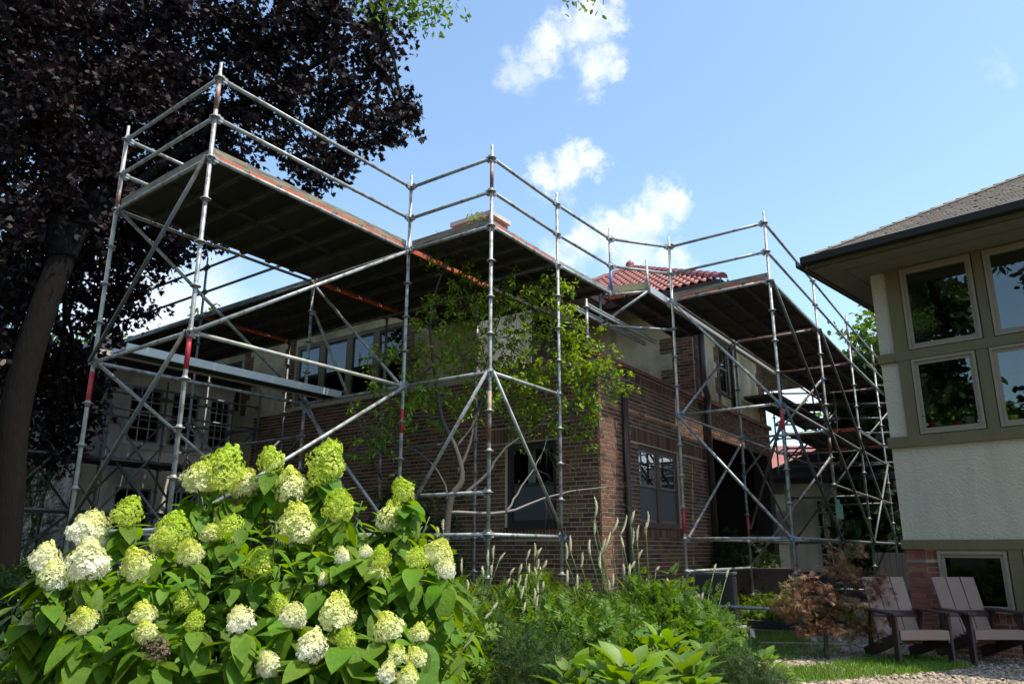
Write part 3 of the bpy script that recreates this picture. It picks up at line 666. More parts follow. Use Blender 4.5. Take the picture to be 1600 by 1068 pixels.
r.face([q - dG * .9 + UP * .12, q + dG * 7.3 + UP * .12, q + dG * 6.0 - nG * 2.5 + UP * 1.0, q + dG * 1.2 - nG * 2.5 + UP * 1.3]); r.build('roof', M['shingle_dark'], gar)
rb = thing('red_roof_house', 'distant sunlit house with bright red roof seen through the right scaffolding', 'house', (16, 40, 0))
w = MB(); w.box(12.2, 40, 0, 20, 47, 4.4); w.build('wall', M['stone'], rb)
r = MB(); r.face([(11.6, 39.3, 4.4), (20.6, 39.3, 4.4), (18.6, 43.5, 7.0), (13.6, 43.5, 7.0)]); r.face([(11.6, 39.3, 4.4), (13.6, 43.5, 7.0), (11.6, 47.6, 4.4)]); r.face([(20.6, 39.3, 4.4), (20.6, 47.6, 4.4), (18.6, 43.5, 7.0)]); r.build('roof', M['rtile'], rb)
for k in range(9):
    r = MB(); z = 4.42 + k * .27; y = 39.28 + k * .437; r.bar((11.6 + .22 * k, y, z), (1, 0, 0), (0, 1, .62), (0, -.5, .85), 9 - .44 * k, .44, .05); r.build('tile_course', M['rtile'], rb)
for k in range(3):
    w = MB(); w.box(13 + 2.4 * k, 39.95, 1.6, 14 + 2.4 * k, 40, 3.2); w.build('window', M['dark_frame'], rb)

# ------------------------------------------------------------------ neighbour house on the right
RC = Vector((5.74, 10.7, 0)); RL = Vector((math.cos(R(135.7)), math.sin(R(135.7)), 0)); RA = Vector((math.cos(R(45.7)), math.sin(R(45.7)), 0))
nH = -RA; SC = .42                      # corner of the house along RL
Rp = RC + RL * SC; dR = -RL            # origin at corner, d runs to the right
nh = thing('stucco_neighbour_house', 'grey stucco house with olive trim, big windows and grey shingle roof at right', 'house', Rp)
LR = 4.6
def RX(s): return SC - s                # convert measured s to distance from the corner
low = [(.42, 1.235), (1.40, 2.25), (2.42, 3.3)]; upw = [(.42, 1.36), (1.50, 2.44), (2.58, 3.5)]; base = [(.42, 1.235), (1.41, 2.3)]
zl = (1.56 + EYE, 2.62 + EYE); zu = (2.77 + EYE, 3.98 + EYE); zb = (-.76 + EYE, -.01 + EYE)
holes = [(a, b, *zl) for a, b in low] + [(a, b, *zu) for a, b in upw] + [(a, b, *zb) for a, b in base]
w = MB(); wall_slab(w, Rp, dR, nH, LR, .0, zb[1] + .03, holes, .25); w.build('brick_base', M['mortar_r'], nh)
w = MB(); wall_slab(w, Rp + nH * .02, dR, nH, LR, .14 + EYE, zu[1] + .045, holes, .27)
w.bar(Rp + UP * (.0), RA, dR, UP, 8, .25, zu[1] + .045); w.build('stucco_wall', M['grey_st'], nh)
bricks(nh, Rp, dR, nH, LR, .0, zb[1] - .10 + .03, [(a, b, c, e) for a, b, c, e in holes if c < 1], h=.0677, bl=.205, joint=.013, depth=.010, n_ind=240, m=M['brick_r'], soldiers=[(0, .40, zb[1] - .11, zb[1] + .02), (.42, 1.235, zb[0] - .135, zb[0] - .005), (1.41, 2.3, zb[0] - .135, zb[0] - .005)])
def trim(x0, x1, z0, z1, t=.05, off=.02): 
    w = MB(); w.bar(Rp + nH * off + dR * x0 + UP * z0, dR, nH, UP, x1 - x0, t, z1 - z0); return w.build('trim_board', M['olive'], nh)
trim(-.02, LR, .02 + EYE, .14 + EYE, .06); trim(-.03, LR, 1.40 + EYE, 1.55 + EYE, .06); trim(-.02, LR, 2.63 + EYE, 2.76 + EYE, .06)
trim(.20, LR, 3.985 + EYE, 4.02 + EYE, .055)
for a, b in ((.25, .41), (1.245, 1.39), (2.26, 2.41)): trim(a, b, 1.551 + EYE, 2.629 + EYE, .05)
for a, b in ((.22, .41), (1.37, 1.49), (2.45, 2.57)): trim(a, b, 2.761 + EYE, 3.989 + EYE, .05)
trim(1.245, 1.40, -.80 + EYE, .019 + EYE, .045); trim(2.31, 2.6, -.80 + EYE, .019 + EYE, .045)
for lst, zz in ((low, zl), (upw, zu), (base, zb)):
    for a, b in lst:
        window(nh, Rp + nH * .02, dR, nH, a + .005, b - .005, *zz, fr=.035, recess=.0, frame='taupe', sash='taupe', pane='pane_b' if zz is zb else 'pane_r', sill=False)
room(nh, Rp - nH * .15, dR, nH, .3, 3.6, zl[0] - .0, zl[1], 2.0); room(nh, Rp - nH * .15, dR, nH, .3, 3.6, zu[0], zu[1], 2.0); room(nh, Rp - nH * .15, dR, nH, .3, 2.4, zb[0], zb[1], 2.0)
# roof: eave corner from the photograph's perspective
EC = Vector((4.33, 10.72, 4.18 + EYE))
ov = (EC - Rp); 
e1 = EC; e2 = EC + dR * 8.5; e3 = EC + RA * 11
pr = R(29); hwid = 4.0
ap = e1 + (dR + RA) * hwid + UP * hwid * math.tan(pr)
rf = MB(); rf.face([e1, e2, e2 + RA * hwid + UP * hwid * math.tan(pr), ap]); rf.face([e1, ap, ap + RA * 4, e3]); rf.build('roof', M['shingle_dark'], nh)
uph = (RA * math.cos(pr) + UP * math.sin(pr)).normalized(); nn = dR.cross(uph); nn = nn if nn.z > 0 else -nn
SH = []
for r_ in range(34):
    for c_ in range(-1, 30):
        x = c_ * .30 + (r_ % 3) * .10 + random.uniform(-.03, .03); y = r_ * .135
        yh = y * math.cos(pr)
        if yh > hwid: continue
        xa = max(x, yh + .02); xb = min(x + .295, 8.4)
        if xb - xa < .05: continue
        SH.append((xa, xb, y))
SH.sort(key=lambda q: (e1 + dR * q[0] + uph * q[2] - Vector((0, 0, EYE))).length)
ub = MB(); ub.hexa([(0, 0, .006), (1, 0, .006), (1, .15, .0), (0, .15, .0), (0, 0, .020), (1, 0, .020), (1, .15, .010), (0, .15, .010)])
sme = ub.mesh('shingle', M['shingle']); rotm = Matrix((dR, uph, dR.cross(uph))).transposed()
if dR.cross(uph).z < 0: 
    rotm = Matrix((dR, uph, nn)).transposed()
eul = None
shb = MB()
def shingle_to(mb, xa, xb, y):
    p = e1 + dR * xa + uph * y; P8 = []
    for (a, b, c) in [(0, 0, .006), (1, 0, .006), (1, .15, .0), (0, .15, .0), (0, 0, .020), (1, 0, .020), (1, .15, .010), (0, .15, .010)]: P8.append(p + dR * (a * (xb - xa)) + uph * b + nn * c)
    mb.hexa(P8)
flip = Matrix((dR, uph, nn)).determinant() < 0
for i, (xa, xb, y) in enumerate(SH):
    if i < 300:
        if flip: o = inst('shingle', sme, e1 + dR * xb + uph * y, nh); Rm = Matrix((-dR, uph, nn)).transposed()
        else: o = inst('shingle', sme, e1 + dR * xa + uph * y, nh); Rm = Matrix((dR, uph, nn)).transposed()
        o.rotation_euler = Rm.to_euler(); o.scale = (xb - xa, 1, 1)
    else: shingle_to(shb, xa, xb, y)
shb.build('roof_shingles', M['shingle'], nh, kind='stuff')
hd_ = (ap - e1); hl = hd_.length; hd_.normalize()
for i in range(int(hl / .22)):
    p = e1 + hd_ * (i * .22); s2 = hd_.cross(UP).normalized(); q2 = s2.cross(hd_)
    w = MB(); w.face([p - s2 * .13 - q2 * .035 + q2 * .02, p + q2 * .045, p + hd_ * .26 + q2 * .03, p + hd_ * .26 - s2 * .13 - q2 * .02]); w.face([p + q2 * .045, p + s2 * .13 - q2 * .015, p + hd_ * .26 + s2 * .13 - q2 * .02, p + hd_ * .26 + q2 * .03]); w.build('hip_shingle', M['shingle'], nh)
w = MB(); w.bar(e1 + RA * .03 - UP * .17, dR, RA, UP, 8.4, .03, .15); w.bar(e1 + dR * .03 - UP * .17, RA, dR, UP, 10.9, .03, .15); w.build('fascia', M['olive'], nh)
w = MB(); w.bar(e1 - RA * .10 - UP * .11, dR, RA, UP, 8.4, .12, .02); w.bar(e1 - RA * .12 - UP * .11, dR, RA, UP, 8.4, .02, .10)
w.bar(e1 - dR * .10 - UP * .11, RA, dR, UP, 10.8, .12, .02); w.bar(e1 - dR * .12 - UP * .11, RA, dR, UP, 10.8, .02, .10); w.build('gutter', M['gutter_r'], nh)
w = MB(); zs = e1.z - .17; a_ = Vector((e1.x, e1.y, zs)); w.face([a_, a_ + dR * 8.4, a_ + dR * 8.4 + RA * 2, a_ + RA * 2]); w.face([a_ + RA * 2, a_ + RA * 2 + dR * 2, a_ + RA * 10.8 + dR * 2, a_ + RA * 10.8]); w.build('soffit', M['olive_soffit'], nh)
w = MB(); w.bar(a_ + RA * .42 + dR * .42 - UP * .012, dR, RA, UP, 7.9, .02, .012); w.bar(a_ + RA * .42 + dR * .42 - UP * .012, RA, dR, UP, 9, .02, .012); w.build('soffit_batten', M['olive_soffit'], nh)
# pots on the window ledges
for (x, z, mk, hh, col, cat_l) in ((.56, zl[0] + .02, 'potr', .14, 'leaf_lime', 'small red pot with bright yellow-green plant on the neighbour window ledge, left end'),
                         (1.02, zl[0] + .02, 'potg', .17, 'leaf_mid', 'grey pot with bushy green geranium in the lower left window of the stucco house'),
                         (.84, zl[0] + .02, 'potr', .12, 'leaf_mid', 'dark red pot with low green plant between the grey pot and the yellow-green one'),
                         (1.52, zl[0] + .02, 'poty', .13, 'leaf_mid', 'bright yellow pot with green plant at right edge of the neighbour windows')):
    c = Rp + dR * x - nH * .075 + UP * z
    t_ = thing('potted_plant', cat_l, 'potted plant', c)
    p = MB(); p.path([c, c + UP * hh * .9, c + UP * hh], [.05, .075, .08], 12); p.build('pot', M[mk], t_)
    k = 90; pos = rng.normal(size=(k, 3)) * [.07, .07, .045] + np.array(c + UP * (hh + .07)); scatter('foliage', T_simple(.7), pos, rdir(k, .3), rdir(k, 1), .055, M[col], t_)
w = MB(); w.bar(Rp - nH * .07 + dR * .3 + UP * (zl[0] - .015), dR, -nH, UP, 3.4, .25, .03); w.build('window_ledge', M['taupe'], nh)

# ------------------------------------------------------------------ scaffolding
Z = lambda k: EYE + 5.17 - .5 * k
PT = dict(P1=(-3.34, 7.67), P0=(-5.06, 9.04), P2=(-1.5, 10.4), P3=(-.28, 9.5), P4=(.69, 10.96), P5=(1.68, 12.33), P6=(2.78, 12.7), P7=(4.13, 11.64), P8=(5.98, 14.44), P9=(7.87, 17.32))
PT = {k: Vector((*v, 0)) for k, v in PT.items()}
PT['Q1'] = Vector((-3.22, 11.77, 0)); PT['Q4'] = Vector((-5.83, 13.79, 0)); PT['Q5'] = PT['Q4'] + V2 * 3.3
PT['I2'] = Vector((-2.32, 13.65, 0)); PT['I3'] = Vector((-4.63, 15.45, 0)); PT['I4'] = PT['I3'] + V2 * 2.93; PT['I1'] = Vector((-.58, 12.3, 0))
PT['M8'] = Vector((4.64, 15.48, 0)); PT['M9'] = PT['M8'] + U2 * 3.4; PT['P10'] = PT['P9'] + U2 * 3.35; PT['M10'] = PT['M9'] + U2 * 3.35
PT['P11'] = PT['P10'] + U2 * 3.35; PT['M11'] = PT['M10'] + U2 * 3.35
mb = MB()
mb.path([(0, 0, -.006), (0, 0, .006)], .058, 12); mb.path([(0, 0, -.03), (0, 0, .03)], .030, 10)
ROS = {m: mb.mesh('rosette', M[m]) for m in ('galv', 'galv_dark', 'cream_steel')}
hm = MB(); 
def standard(sc, p, z0, z1, m='galv', red=None, tint=None, base=True, kz=range(-1, 14), ros=True):
    mb = MB(); mb.tube(p + UP * (z0 + (.12 if base else 0)), p + UP * z1, .0242, 10)
    mb.path([p + UP * (z1 - .002), p + UP * (z1 + .0), p + UP * (z1 + .14)], [.0242, .018, .018], 8)
    o = mb.build('standard', M[m], sc, origin=p + UP * z0)
    if ros:
        for k in kz:
            z = Z(k)
            if z0 + .1 < z <= z1 + .01: inst('rosette', ROS[m if m in ROS else 'galv'], p + UP * z, o)
    if red:
        for (za, zb, rm) in red:
            r_ = MB(); r_.tube(p + UP * za, p + UP * zb, .0262, 10); r_.build('painted_sleeve', M[rm], o, origin=p + UP * za)
    if base:
        b_ = MB(); b_.tube(p + UP * .01, p + UP * (z0 + .16), .017, 8); b_.bar(p + Vector((-.075, -.075, 0)), (1, 0, 0), (0, 1, 0), UP, .15, .15, .01); b_.tube(p + UP * (z0 + .10), p + UP * (z0 + .13), .045, 8)
        b_.build('base_jack', M['rust_steel'], o, origin=p)
    return o
def tube_m(sc, a, b, name='ledger', m='galv', r=.0242, heads=True):
    d = (b - a).normalized(); mb = MB()
    a2, b2 = (a + d * .035, b - d * .035) if heads else (a, b)
    mb.tube(a2, b2, r, 10)
    if heads:
        for p, s in ((a, 1), (b, -1)):
            q = p + d * s * .075; mb.beam(p + d * s * .03, q + d * s * .02, .04, .066); mb.beam(p + d * s * .05 - UP * .06, p + d * s * .05 + UP * .06, .008, .034, upv=d)
    return mb.build(name, M[m], sc, origin=a)
def led(sc, A, B, k, name='ledger', m='galv', **kw): return tube_m(sc, PT[A] + UP * Z(k), PT[B] + UP * Z(k), name, m, **kw)
def brace(sc, A, ka, B, kb, m='galv', off=None, clamp=None):
    a = PT[A] + UP * Z(ka); b = PT[B] + UP * Z(kb); n = (PT[B] - PT[A]).cross(UP).normalized() * .05
    if n.y > 0: n = -n
    if off is not None: n = n * off
    mb = MB(); mb.tube(a + n, b + n, .0235, 10); mb.beam(a + n - UP * .03, a + UP * 0 - n * .2, .05, .07); mb.beam(b + n, b - n * .2, .05, .07)
    o = mb.build('brace', M[m], sc, origin=a)
    if clamp:
        for e in clamp:
            q = a if e == 0 else b; c_ = MB(); c_.beam(q + n * 1.1 - UP * .035, q + n * 1.1 + UP * .035, .04, .035); c_.beam(q + n * .4, q + n * 1.3, .06, .035); c_.build('clamp', M['blue_paint'], o, origin=q)
    return o
def plank(sc, p, d, ln, n, w, z=None, orange=(True, True), m='ply', ribs=2):
    """deck plank whose underside faces down at p; d along, n across"""
    mb = MB(); mb.bar(p + d * .05 + n * .01 + UP * .03, d, n, UP, ln - .10, w - .02, .012); o = mb.build('deck_plank', M[m], sc, origin=p)
    fr = MB()
    for x in (.006, w - .036): fr.bar(p + d * .04 + n * x - UP * .035, d, n, UP, ln - .08, .030, .075)
    for i in range(ribs + 1):
        fr.bar(p + d * (.05 + (ln - .13) * i / ribs) + n * .04 - UP * .012, d, n, UP, .03, w - .08, .04)
    fr.build('plank_frame', M['deck_rail'], o, origin=p)
    for e, s in ((0, 1), (ln, -1)):
        if orange[0 if s > 0 else 1]:
            hk = MB(); hk.bar(p + d * (e + s * .012) + n * .03 - UP * .05, d * s, n, UP, .03, w - .08, .07); hk.build('plank_hook', M['orange_paint'], o, origin=p)
    return o
def deck(sc, a, b, c, z, w=.48, orange=(True, True), ribs=2, gap=.004):
    """planks from edge a-b across to the far side given by c (a + vector c)"""
    d = c.normalized(); e = (b - a); L0 = e.length; e.normalize(); k = max(1, int(round((L0 - .08) / w))); w2 = (L0 - .08) / k
    for i in range(k): plank(sc, a + e * (.04 + i * w2) + UP * (z + .05 + random.uniform(-.004, .004)), d, c.length, e, w2 - gap, orange=orange, ribs=ribs)
def toe(sc, a, b, z, m='timber', off=.03, h=.10):
    mb = MB(); d = (b - a).normalized(); n = UP.cross(d); 
    if n.y < 0: n = -n
    mb.bar(a + n * off + d * .03 + UP * (z + .055), d, n, UP, (b - a).length - .06, .035, h if m != 'alu' else .05); return mb.build('toe_board', M[m], sc, origin=a)

sa = thing('scaffold', 'tall galvanised scaffold overhanging the left and near corner of the brick house', 'scaffold', PT['P3'], 'scaffolds round the brick house')
standard(sa, PT['P1'], .0, Z(0) + .06, red=[(Z(1) + .1, Z(0) - .04, 'rust_steel'), (Z(7) + .1, Z(6) + .0, 'red_paint')])
standard(sa, PT['P0'], .0, Z(0) + .06, m='cream_steel', red=[(Z(2), Z(1) - .1, 'rust_steel'), (Z(8) + .42, Z(6) + .02, 'red_paint')][:1] + [(Z(7) - .05, Z(6) - .12, 'red_paint')])
standard(sa, PT['P2'], .0, Z(0) + .06, red=[(Z(7) - .15, Z(7) + .18, 'red_paint')])
standard(sa, PT['P3'], .0, Z(0) + .06, red=[(Z(1) + .05, Z(0) - .05, 'rust_steel'), (Z(8) + .1, Z(7) + .25, 'rust_steel')])
standard(sa, PT['P4'], .0, Z(0) + .06)
standard(sa, PT['P5'], Z(2) - .05, Z(0) + .06, base=False, red=[(Z(2) + .05, Z(1) - .05, 'blue_paint')])
standard(sa, PT['Q1'], .0, Z(2) + .0, m='galv', red=[(Z(8) + .1, Z(7) + .1, 'rust_steel')])
standard(sa, PT['Q4'], .0, Z(0) + .06, m='galv_dark', red=[(Z(7) - .3, Z(6) - .3, 'rust_steel')])
standard(sa, PT['Q5'], .0, Z(0) + .06, m='galv_dark')
standard(sa, PT['I1'], .0, Z(2), m='galv'); standard(sa, PT['I2'], .0, Z(2)); standard(sa, PT['I3'], .0, Z(2), m='galv_dark'); standard(sa, PT['I4'], .0, Z(2), m='galv_dark')
for k in (0, 1):
    for a, b in (('P0', 'P1'), ('P1', 'P2'), ('P2', 'P3'), ('P3', 'P4'), ('P4', 'P5')): led(sa, a, b, k, 'guardrail')
    led(sa, 'P5', 'P6', k, 'guardrail'); led(sa, 'Q4', 'Q5', k, 'guardrail', 'galv_dark')
    tube_m(sa, PT['P0'] + UP * Z(k), PT['Q1'] + UP * Z(k), 'guardrail')
    tube_m(sa, PT['Q1'] + UP * Z(k), PT['Q4'] + UP * Z(k), 'guardrail', 'galv_dark')
standard(sa, PT['Q1'], Z(2), Z(0) + .06, m='galv', base=False)
for a, b in (('P0', 'P1'), ('P1', 'P2'), ('P2', 'P3'), ('P3', 'P4'), ('P4', 'P5'), ('P0', 'Q1'), ('Q1', 'P2')): led(sa, a, b, 2)
for a, b in (('Q1', 'Q4'), ('Q4', 'Q5'), ('I1', 'I2'), ('I2', 'I3'), ('I3', 'I4')): led(sa, a, b, 2, m='galv' if a in 'I1I2' else 'galv_dark')
for a, b in (('P0', 'P1'), ('P1', 'P2'), ('P0', 'Q1'), ('P2', 'P3'), ('P3', 'P4'), ('Q1', 'P2')): led(sa, a, b, 6, m='cream_steel' if (a, b) == ('P1', 'P2') else 'galv')
for a, b in (('Q1', 'Q4'), ('I2', 'I3'), ('I1', 'I2'), ('Q1', 'I3'), ('P2', 'I2')): led(sa, a, b, 7, m='galv_dark')
led(sa, 'P2', 'P3', 9); 
for a, b in (('P0', 'P1'), ('P1', 'P2'), ('P2', 'P3'), ('P3', 'P4'), ('Q1', 'Q4'), ('P0', 'Q1'), ('I1', 'I2')): led(sa, a, b, 10)
for a, b in (('P3', 'P4'), ('P2', 'P3')): led(sa, a, b, 12)
led(sa, 'I2', 'I3', 9, m='galv_dark'); led(sa, 'Q4', 'I3', 10, m='galv_dark')
brace(sa, 'P1', 6, 'P2', 2); brace(sa, 'P1', 10, 'P2', 6); brace(sa, 'P1', 2, 'P0', 6, 'galv_dark'); brace(sa, 'P1', 6, 'P0', 10, 'galv_dark')
brace(sa, 'P0', 2, 'Q1', 6); brace(sa, 'P0', 6, 'Q1', 10); brace(sa, 'Q1', 2, 'P2', 6); brace(sa, 'Q1', 6, 'P2', 10); brace(sa, 'Q1', 3, 'I2', 8, 'galv'); brace(sa, 'Q1', 6, 'I2', 11)
brace(sa, 'P3', 6, 'P2', 10); brace(sa, 'P3', 6, 'P4', 10, clamp=(1,)); brace(sa, 'I3', 6, 'Q4', 10, 'galv_dark'); brace(sa, 'I2', 6, 'I3', 10, 'galv_dark'); brace(sa, 'Q4', 6, 'Q1', 10, 'galv_dark'); brace(sa, 'Q5', 6, 'Q4', 10, 'galv_dark')
# decks
deck(sa, PT['P1'], PT['P2'], PT['P0'] - PT['P1'], Z(2), orange=(True, False))
deck(sa, PT['P2'], PT['P2'] + U2 * 2.1, PT['Q1'] - PT['P2'], Z(2), w=.5)
deck(sa, PT['Q1'], PT['Q1'] + U2 * 2.1, V2 * 3.3, Z(2), w=.5)
deck(sa, PT['Q4'], PT['Q4'] + U2 * 2.1, V2 * 3.3, Z(2), w=.5)
deck(sa, PT['P3'], PT['P4'], V2 * 1.5, Z(2), w=.45, orange=(True, False)); deck(sa, PT['P4'], PT['P5'], V2 * 1.5, Z(2), w=.45, orange=(False, False))
deck(sa, PT['P4'] + V2 * 1.5, PT['P5'] + V2 * 1.5, V2 * 2.6, Z(2), w=.45, orange=(False, False))
for a, b in (('P0', 'P1'), ('P1', 'P2'), ('P2', 'P3'), ('P3', 'P4'), ('P4', 'P5'), ('Q4', 'Q1'), ('Q5', 'Q4')): toe(sa, PT[a], PT[b], Z(2), 'timber' if a in ('P0', 'P1', 'P2') else 'alu')
# lower single plank on the left bay, bridging beams, short hangers
q0 = PT['P0'] + (PT['P1'] - PT['P0']) * .22 + UP * (Z(6) + .03)
pl = MB(); pl.bar(q0, U2, -V2, UP, 3.35, .30, .012); o = pl.build('walk_plank', M['ply'], sa, origin=q0)
pf = MB(); pf.bar(q0 - UP * .02, U2, V2, UP, 3.35, .03, .09); pf.bar(q0 - UP * .02 - V2 * .30, U2, -V2, UP, 3.35, .035, .10); pf.build('plank_frame', M['alu_bright'], o, origin=q0)
for (ax, ay), ln, off in (((1.17, 11.51), 2.75, 0), ((1.17, 11.51), 2.75, .22)):
    a = Vector((ax, ay, Z(3) + .02)) + V2 * off; mb = MB()
    for dz in (0, .055): mb.bar(a + UP * dz, U2, V2, UP, ln, .04, .015)
    mb.bar(a + UP * .015 + V2 * .016, U2, V2, UP, ln, .008, .04); mb.build('bridging_beam', M['alu_bright'], sa, origin=a)
pt = Vector((1.17, 11.51, 0)); standard(sa, pt, Z(4) - .15, Z(3), base=False)
# small infill platform between both scaffolds
PT['K1'] = Vector((2.27, 12.18, 0)); PT['K2'] = PT['K1'] + U2 * 3.3; PT['K0'] = Vector((1.50, 12.45, 0))
led(sa, 'K0', 'K1', 2); standard(sa, PT['K1'], Z(2) - .02, Z(2) + .42, base=False, ros=False); standard(sa, PT['K0'], Z(3) + .1, Z(2), base=False, ros=False)
tube_m(sa, PT['K0'] + UP * Z(3.05) - U2 * .05, PT['P6'] + UP * Z(3.05), 'ledger', heads=False); tube_m(sa, PT['K0'] + UP * Z(3.0), PT['K1'] + UP * Z(2), 'brace', heads=False)
deck(sa, PT['K1'], PT['K1'] + V2 * .85, U2 * 3.2, Z(2), w=.42, orange=(True, False))
toe(sa, PT['K0'] + UP * 0, PT['K1'], Z(2), 'timber_new', h=.12)
mb = MB(); mb.bar(PT['K1'] + UP * (Z(2) - .03), U2, -V2, UP, 3.3, .05, .12); mb.build('edge_beam', M['alu_bright'], sa, origin=PT['K1'])

sb = thing('scaffold', 'tall galvanised scaffold with crossed braces on the right side of the brick house', 'scaffold', PT['P7'], 'scaffolds round the brick house')
standard(sb, PT['P6'], .0, Z(0) + .06, red=[(Z(4) - .05, Z(3) - .1, 'blue_paint')][:0] + [(Z(9) - .42, Z(9) - .02, 'red_paint')], m='cream_steel')
standard(sb, PT['P7'], .0, Z(0) + .06, red=[(Z(6) - .40, Z(6) - .02, 'red_paint')])
standard(sb, PT['P8'], .0, Z(0) + .06, red=[(Z(6) - .42, Z(6) - .05, 'rust_steel'), (Z(1) + .1, Z(0) - .02, 'rust_steel')][:1])
standard(sb, PT['P9'], .0, Z(0) + .06, m='galv', red=[(Z(1) + .02, Z(0) - .02, 'rust_steel')])
standard(sb, PT['P10'], .0, Z(0) + .06, m='galv', red=[(Z(1) + .02, Z(0) - .02, 'rust_steel')]); standard(sb, PT['P11'], .0, Z(0) + .06)
standard(sb, PT['M8'], .0, Z(2), red=[(Z(9) - .40, Z(9) - .04, 'red_paint')]); standard(sb, PT['M9'], .0, Z(2), m='galv_dark'); standard(sb, PT['M10'], .0, Z(2), m='galv_dark'); standard(sb, PT['M11'], .0, Z(0), m='galv')
for k in (0, 1):
    for a, b in (('P6', 'P7'), ('P7', 'P8'), ('P8', 'P9'), ('P9', 'P10'), ('P10', 'P11'), ('M11', 'P11')): led(sb, a, b, k, 'guardrail')
for k in (2, 6, 10):
    for a, b in (('P7', 'P8'), ('P8', 'P9'), ('P9', 'P10'), ('P10', 'P11'), ('P6', 'M8'), ('M8', 'P8'), ('M8', 'M9'), ('M9', 'M10'), ('M9', 'P9'), ('M10', 'P10'), ('M10', 'M11')): led(sb, a, b, k, m='galv' if a in ('P6', 'P7', 'M8') else 'galv_dark')
for k in (2, 6, 10, 12): led(sb, 'P6', 'P7', k)
for k in (8, 12): led(sb, 'M9', 'P9', k, m='galv_dark'); led(sb, 'M10', 'P10', k, m='galv_dark')
led(sb, 'P6', 'M8', 11); led(sb, 'M8', 'P8', 12); led(sb, 'P8', 'P9', 8, m='galv_dark'); led(sb, 'P9', 'P10', 8, m='galv_dark')
brace(sb, 'P7', 6, 'P6', 2, clamp=(0,)); brace(sb, 'P6', 6, 'P7', 10, clamp=(0, 1)); brace(sb, 'P6', 6, 'M8', 2); brace(sb, 'P6', 10, 'M8', 6)
brace(sb, 'P7', 6, 'P8', 10, 'galv_dark'); brace(sb, 'P7', 2, 'P8', 6, 'galv_dark'); brace(sb, 'P8', 6, 'P9', 10, 'galv_dark'); brace(sb, 'P8', 2, 'P9', 6, 'galv_dark'); brace(sb, 'P9', 6, 'P10', 10, 'galv_dark')
brace(sb, 'P9', 10, 'P10', 6, 'galv_dark'); brace(sb, 'M8', 7.5, 'P8', 4, clamp=(0, 1)); brace(sb, 'M8', 11, 'P8', 7, 'galv'); brace(sb, 'M9', 10, 'P9', 6, 'galv_dark'); brace(sb, 'M8', 6, 'M9', 10, 'galv_dark'); brace(sb, 'P7', 6.2, 'M8', 9.5, 'galv_dark')
for a, b in (('M9', 3.35), ('M10', 3.0)): deck(sb, PT[a] + V2 * .05, PT[a] + V2 * 1.0, U2 * b, Z(3.1), w=.46, orange=(False, False))
deck(sb, PT['P9'], PT['M9'], U2 * 3.35, Z(5.1), w=.43, orange=(True, False)); deck(sb, PT['P10'], PT['M10'], U2 * 3.35, Z(5.1), w=.43, orange=(True, False))
deck(sb, PT['P7'], PT['P6'], U2 * 3.35, Z(2), w=.43, ribs=3, orange=(True, False)); deck(sb, PT['P8'], PT['M8'], U2 * 3.4, Z(2), w=.43, ribs=3, orange=(True, False)); deck(sb, PT['P9'], PT['M9'], U2 * 3.35, Z(2), w=.43, ribs=3, orange=(True, False)); deck(sb, PT['P10'], PT['M10'], U2 * 3.35, Z(2), w=.43, ribs=3, orange=(True, False))
for a, b in (('P6', 'P7'), ('P7', 'P8'), ('P8', 'P9'), ('P9', 'P10')): toe(sb, PT[a], PT[b], Z(2), 'timber' if a == 'P6' else 'alu')
mb = MB(); mb.bar(PT['P6'] + UP * (Z(2) - .09) + V2 * .05, U2, V2, UP, 6.6, .05, .12); mb.build('edge_beam', M['alu_bright'], sb, origin=PT['P6'])
# green inspection tag
tg = thing('scaffold_tag', 'small pale green tag hanging on a galvanised scaffold post, right of the white-paned window', 'tag', PT['P8'] + UP * (Z(9) + .05))
q = PT['P8'] + UP * (Z(9) - .12) - U2 * .05; mb = MB(); mb.bar(q, -V2, -U2, UP, .12, .015, .26); mb.build('holder', M['green_tag'], tg); mb = MB(); mb.bar(q + UP * .23 - V2 * .02 - U2 * .002, -V2, -U2, UP, .06, .02, .12); mb.build('hook', M['green_tag'], tg)

# scaffold in front of the pale stucco wing
sc_ = thing('scaffold', 'dark weathered scaffold with many cross braces in front of the pale stucco wing, far left', 'scaffold', H(-4, 10), 'scaffolds round the brick house')
def GP(i, j): return LW + dW * (.35 + 1.75 * i) + nW * (.45 + .95 * j)
for i in range(5):
    for j in range(2):
        PT[f'g{i}{j}'] = GP(i, j)
        standard(sc_, GP(i, j), 0, 4.75 if i < 3 else 4.3, m='galv_dark', red=[(2.5, 3.0, 'rust_steel')] if (i, j) == (2, 1) else None)
for j in range(2):
    for i in range(4):
        for k in (4, 5, 7, 9, 11): led(sc_, f'g{i}{j}', f'g{i+1}{j}', k + .0, m='galv_dark')
    for i in range(4):
        brace(sc_, f'g{i}{j}', 5 if i % 2 else 9, f'g{i+1}{j}', 9 if i % 2 else 5, 'galv_dark'); brace(sc_, f'g{i}{j}', 9 if i % 2 else 5, f'g{i+1}{j}', 5 if i % 2 else 9, 'galv_dark', off=-1)
        brace(sc_, f'g{i}{j}', 9, f'g{i+1}{j}', 12, 'galv_dark')
for i in range(5):
    for k in (5, 7, 9, 11): led(sc_, f'g{i}0', f'g{i}1', k, m='galv_dark')
for i in range(4): deck(sc_, PT[f'g{i}0'], PT[f'g{i}1'], dW * 1.75, Z(7) - .05, w=.45, orange=(False, False), ribs=2)
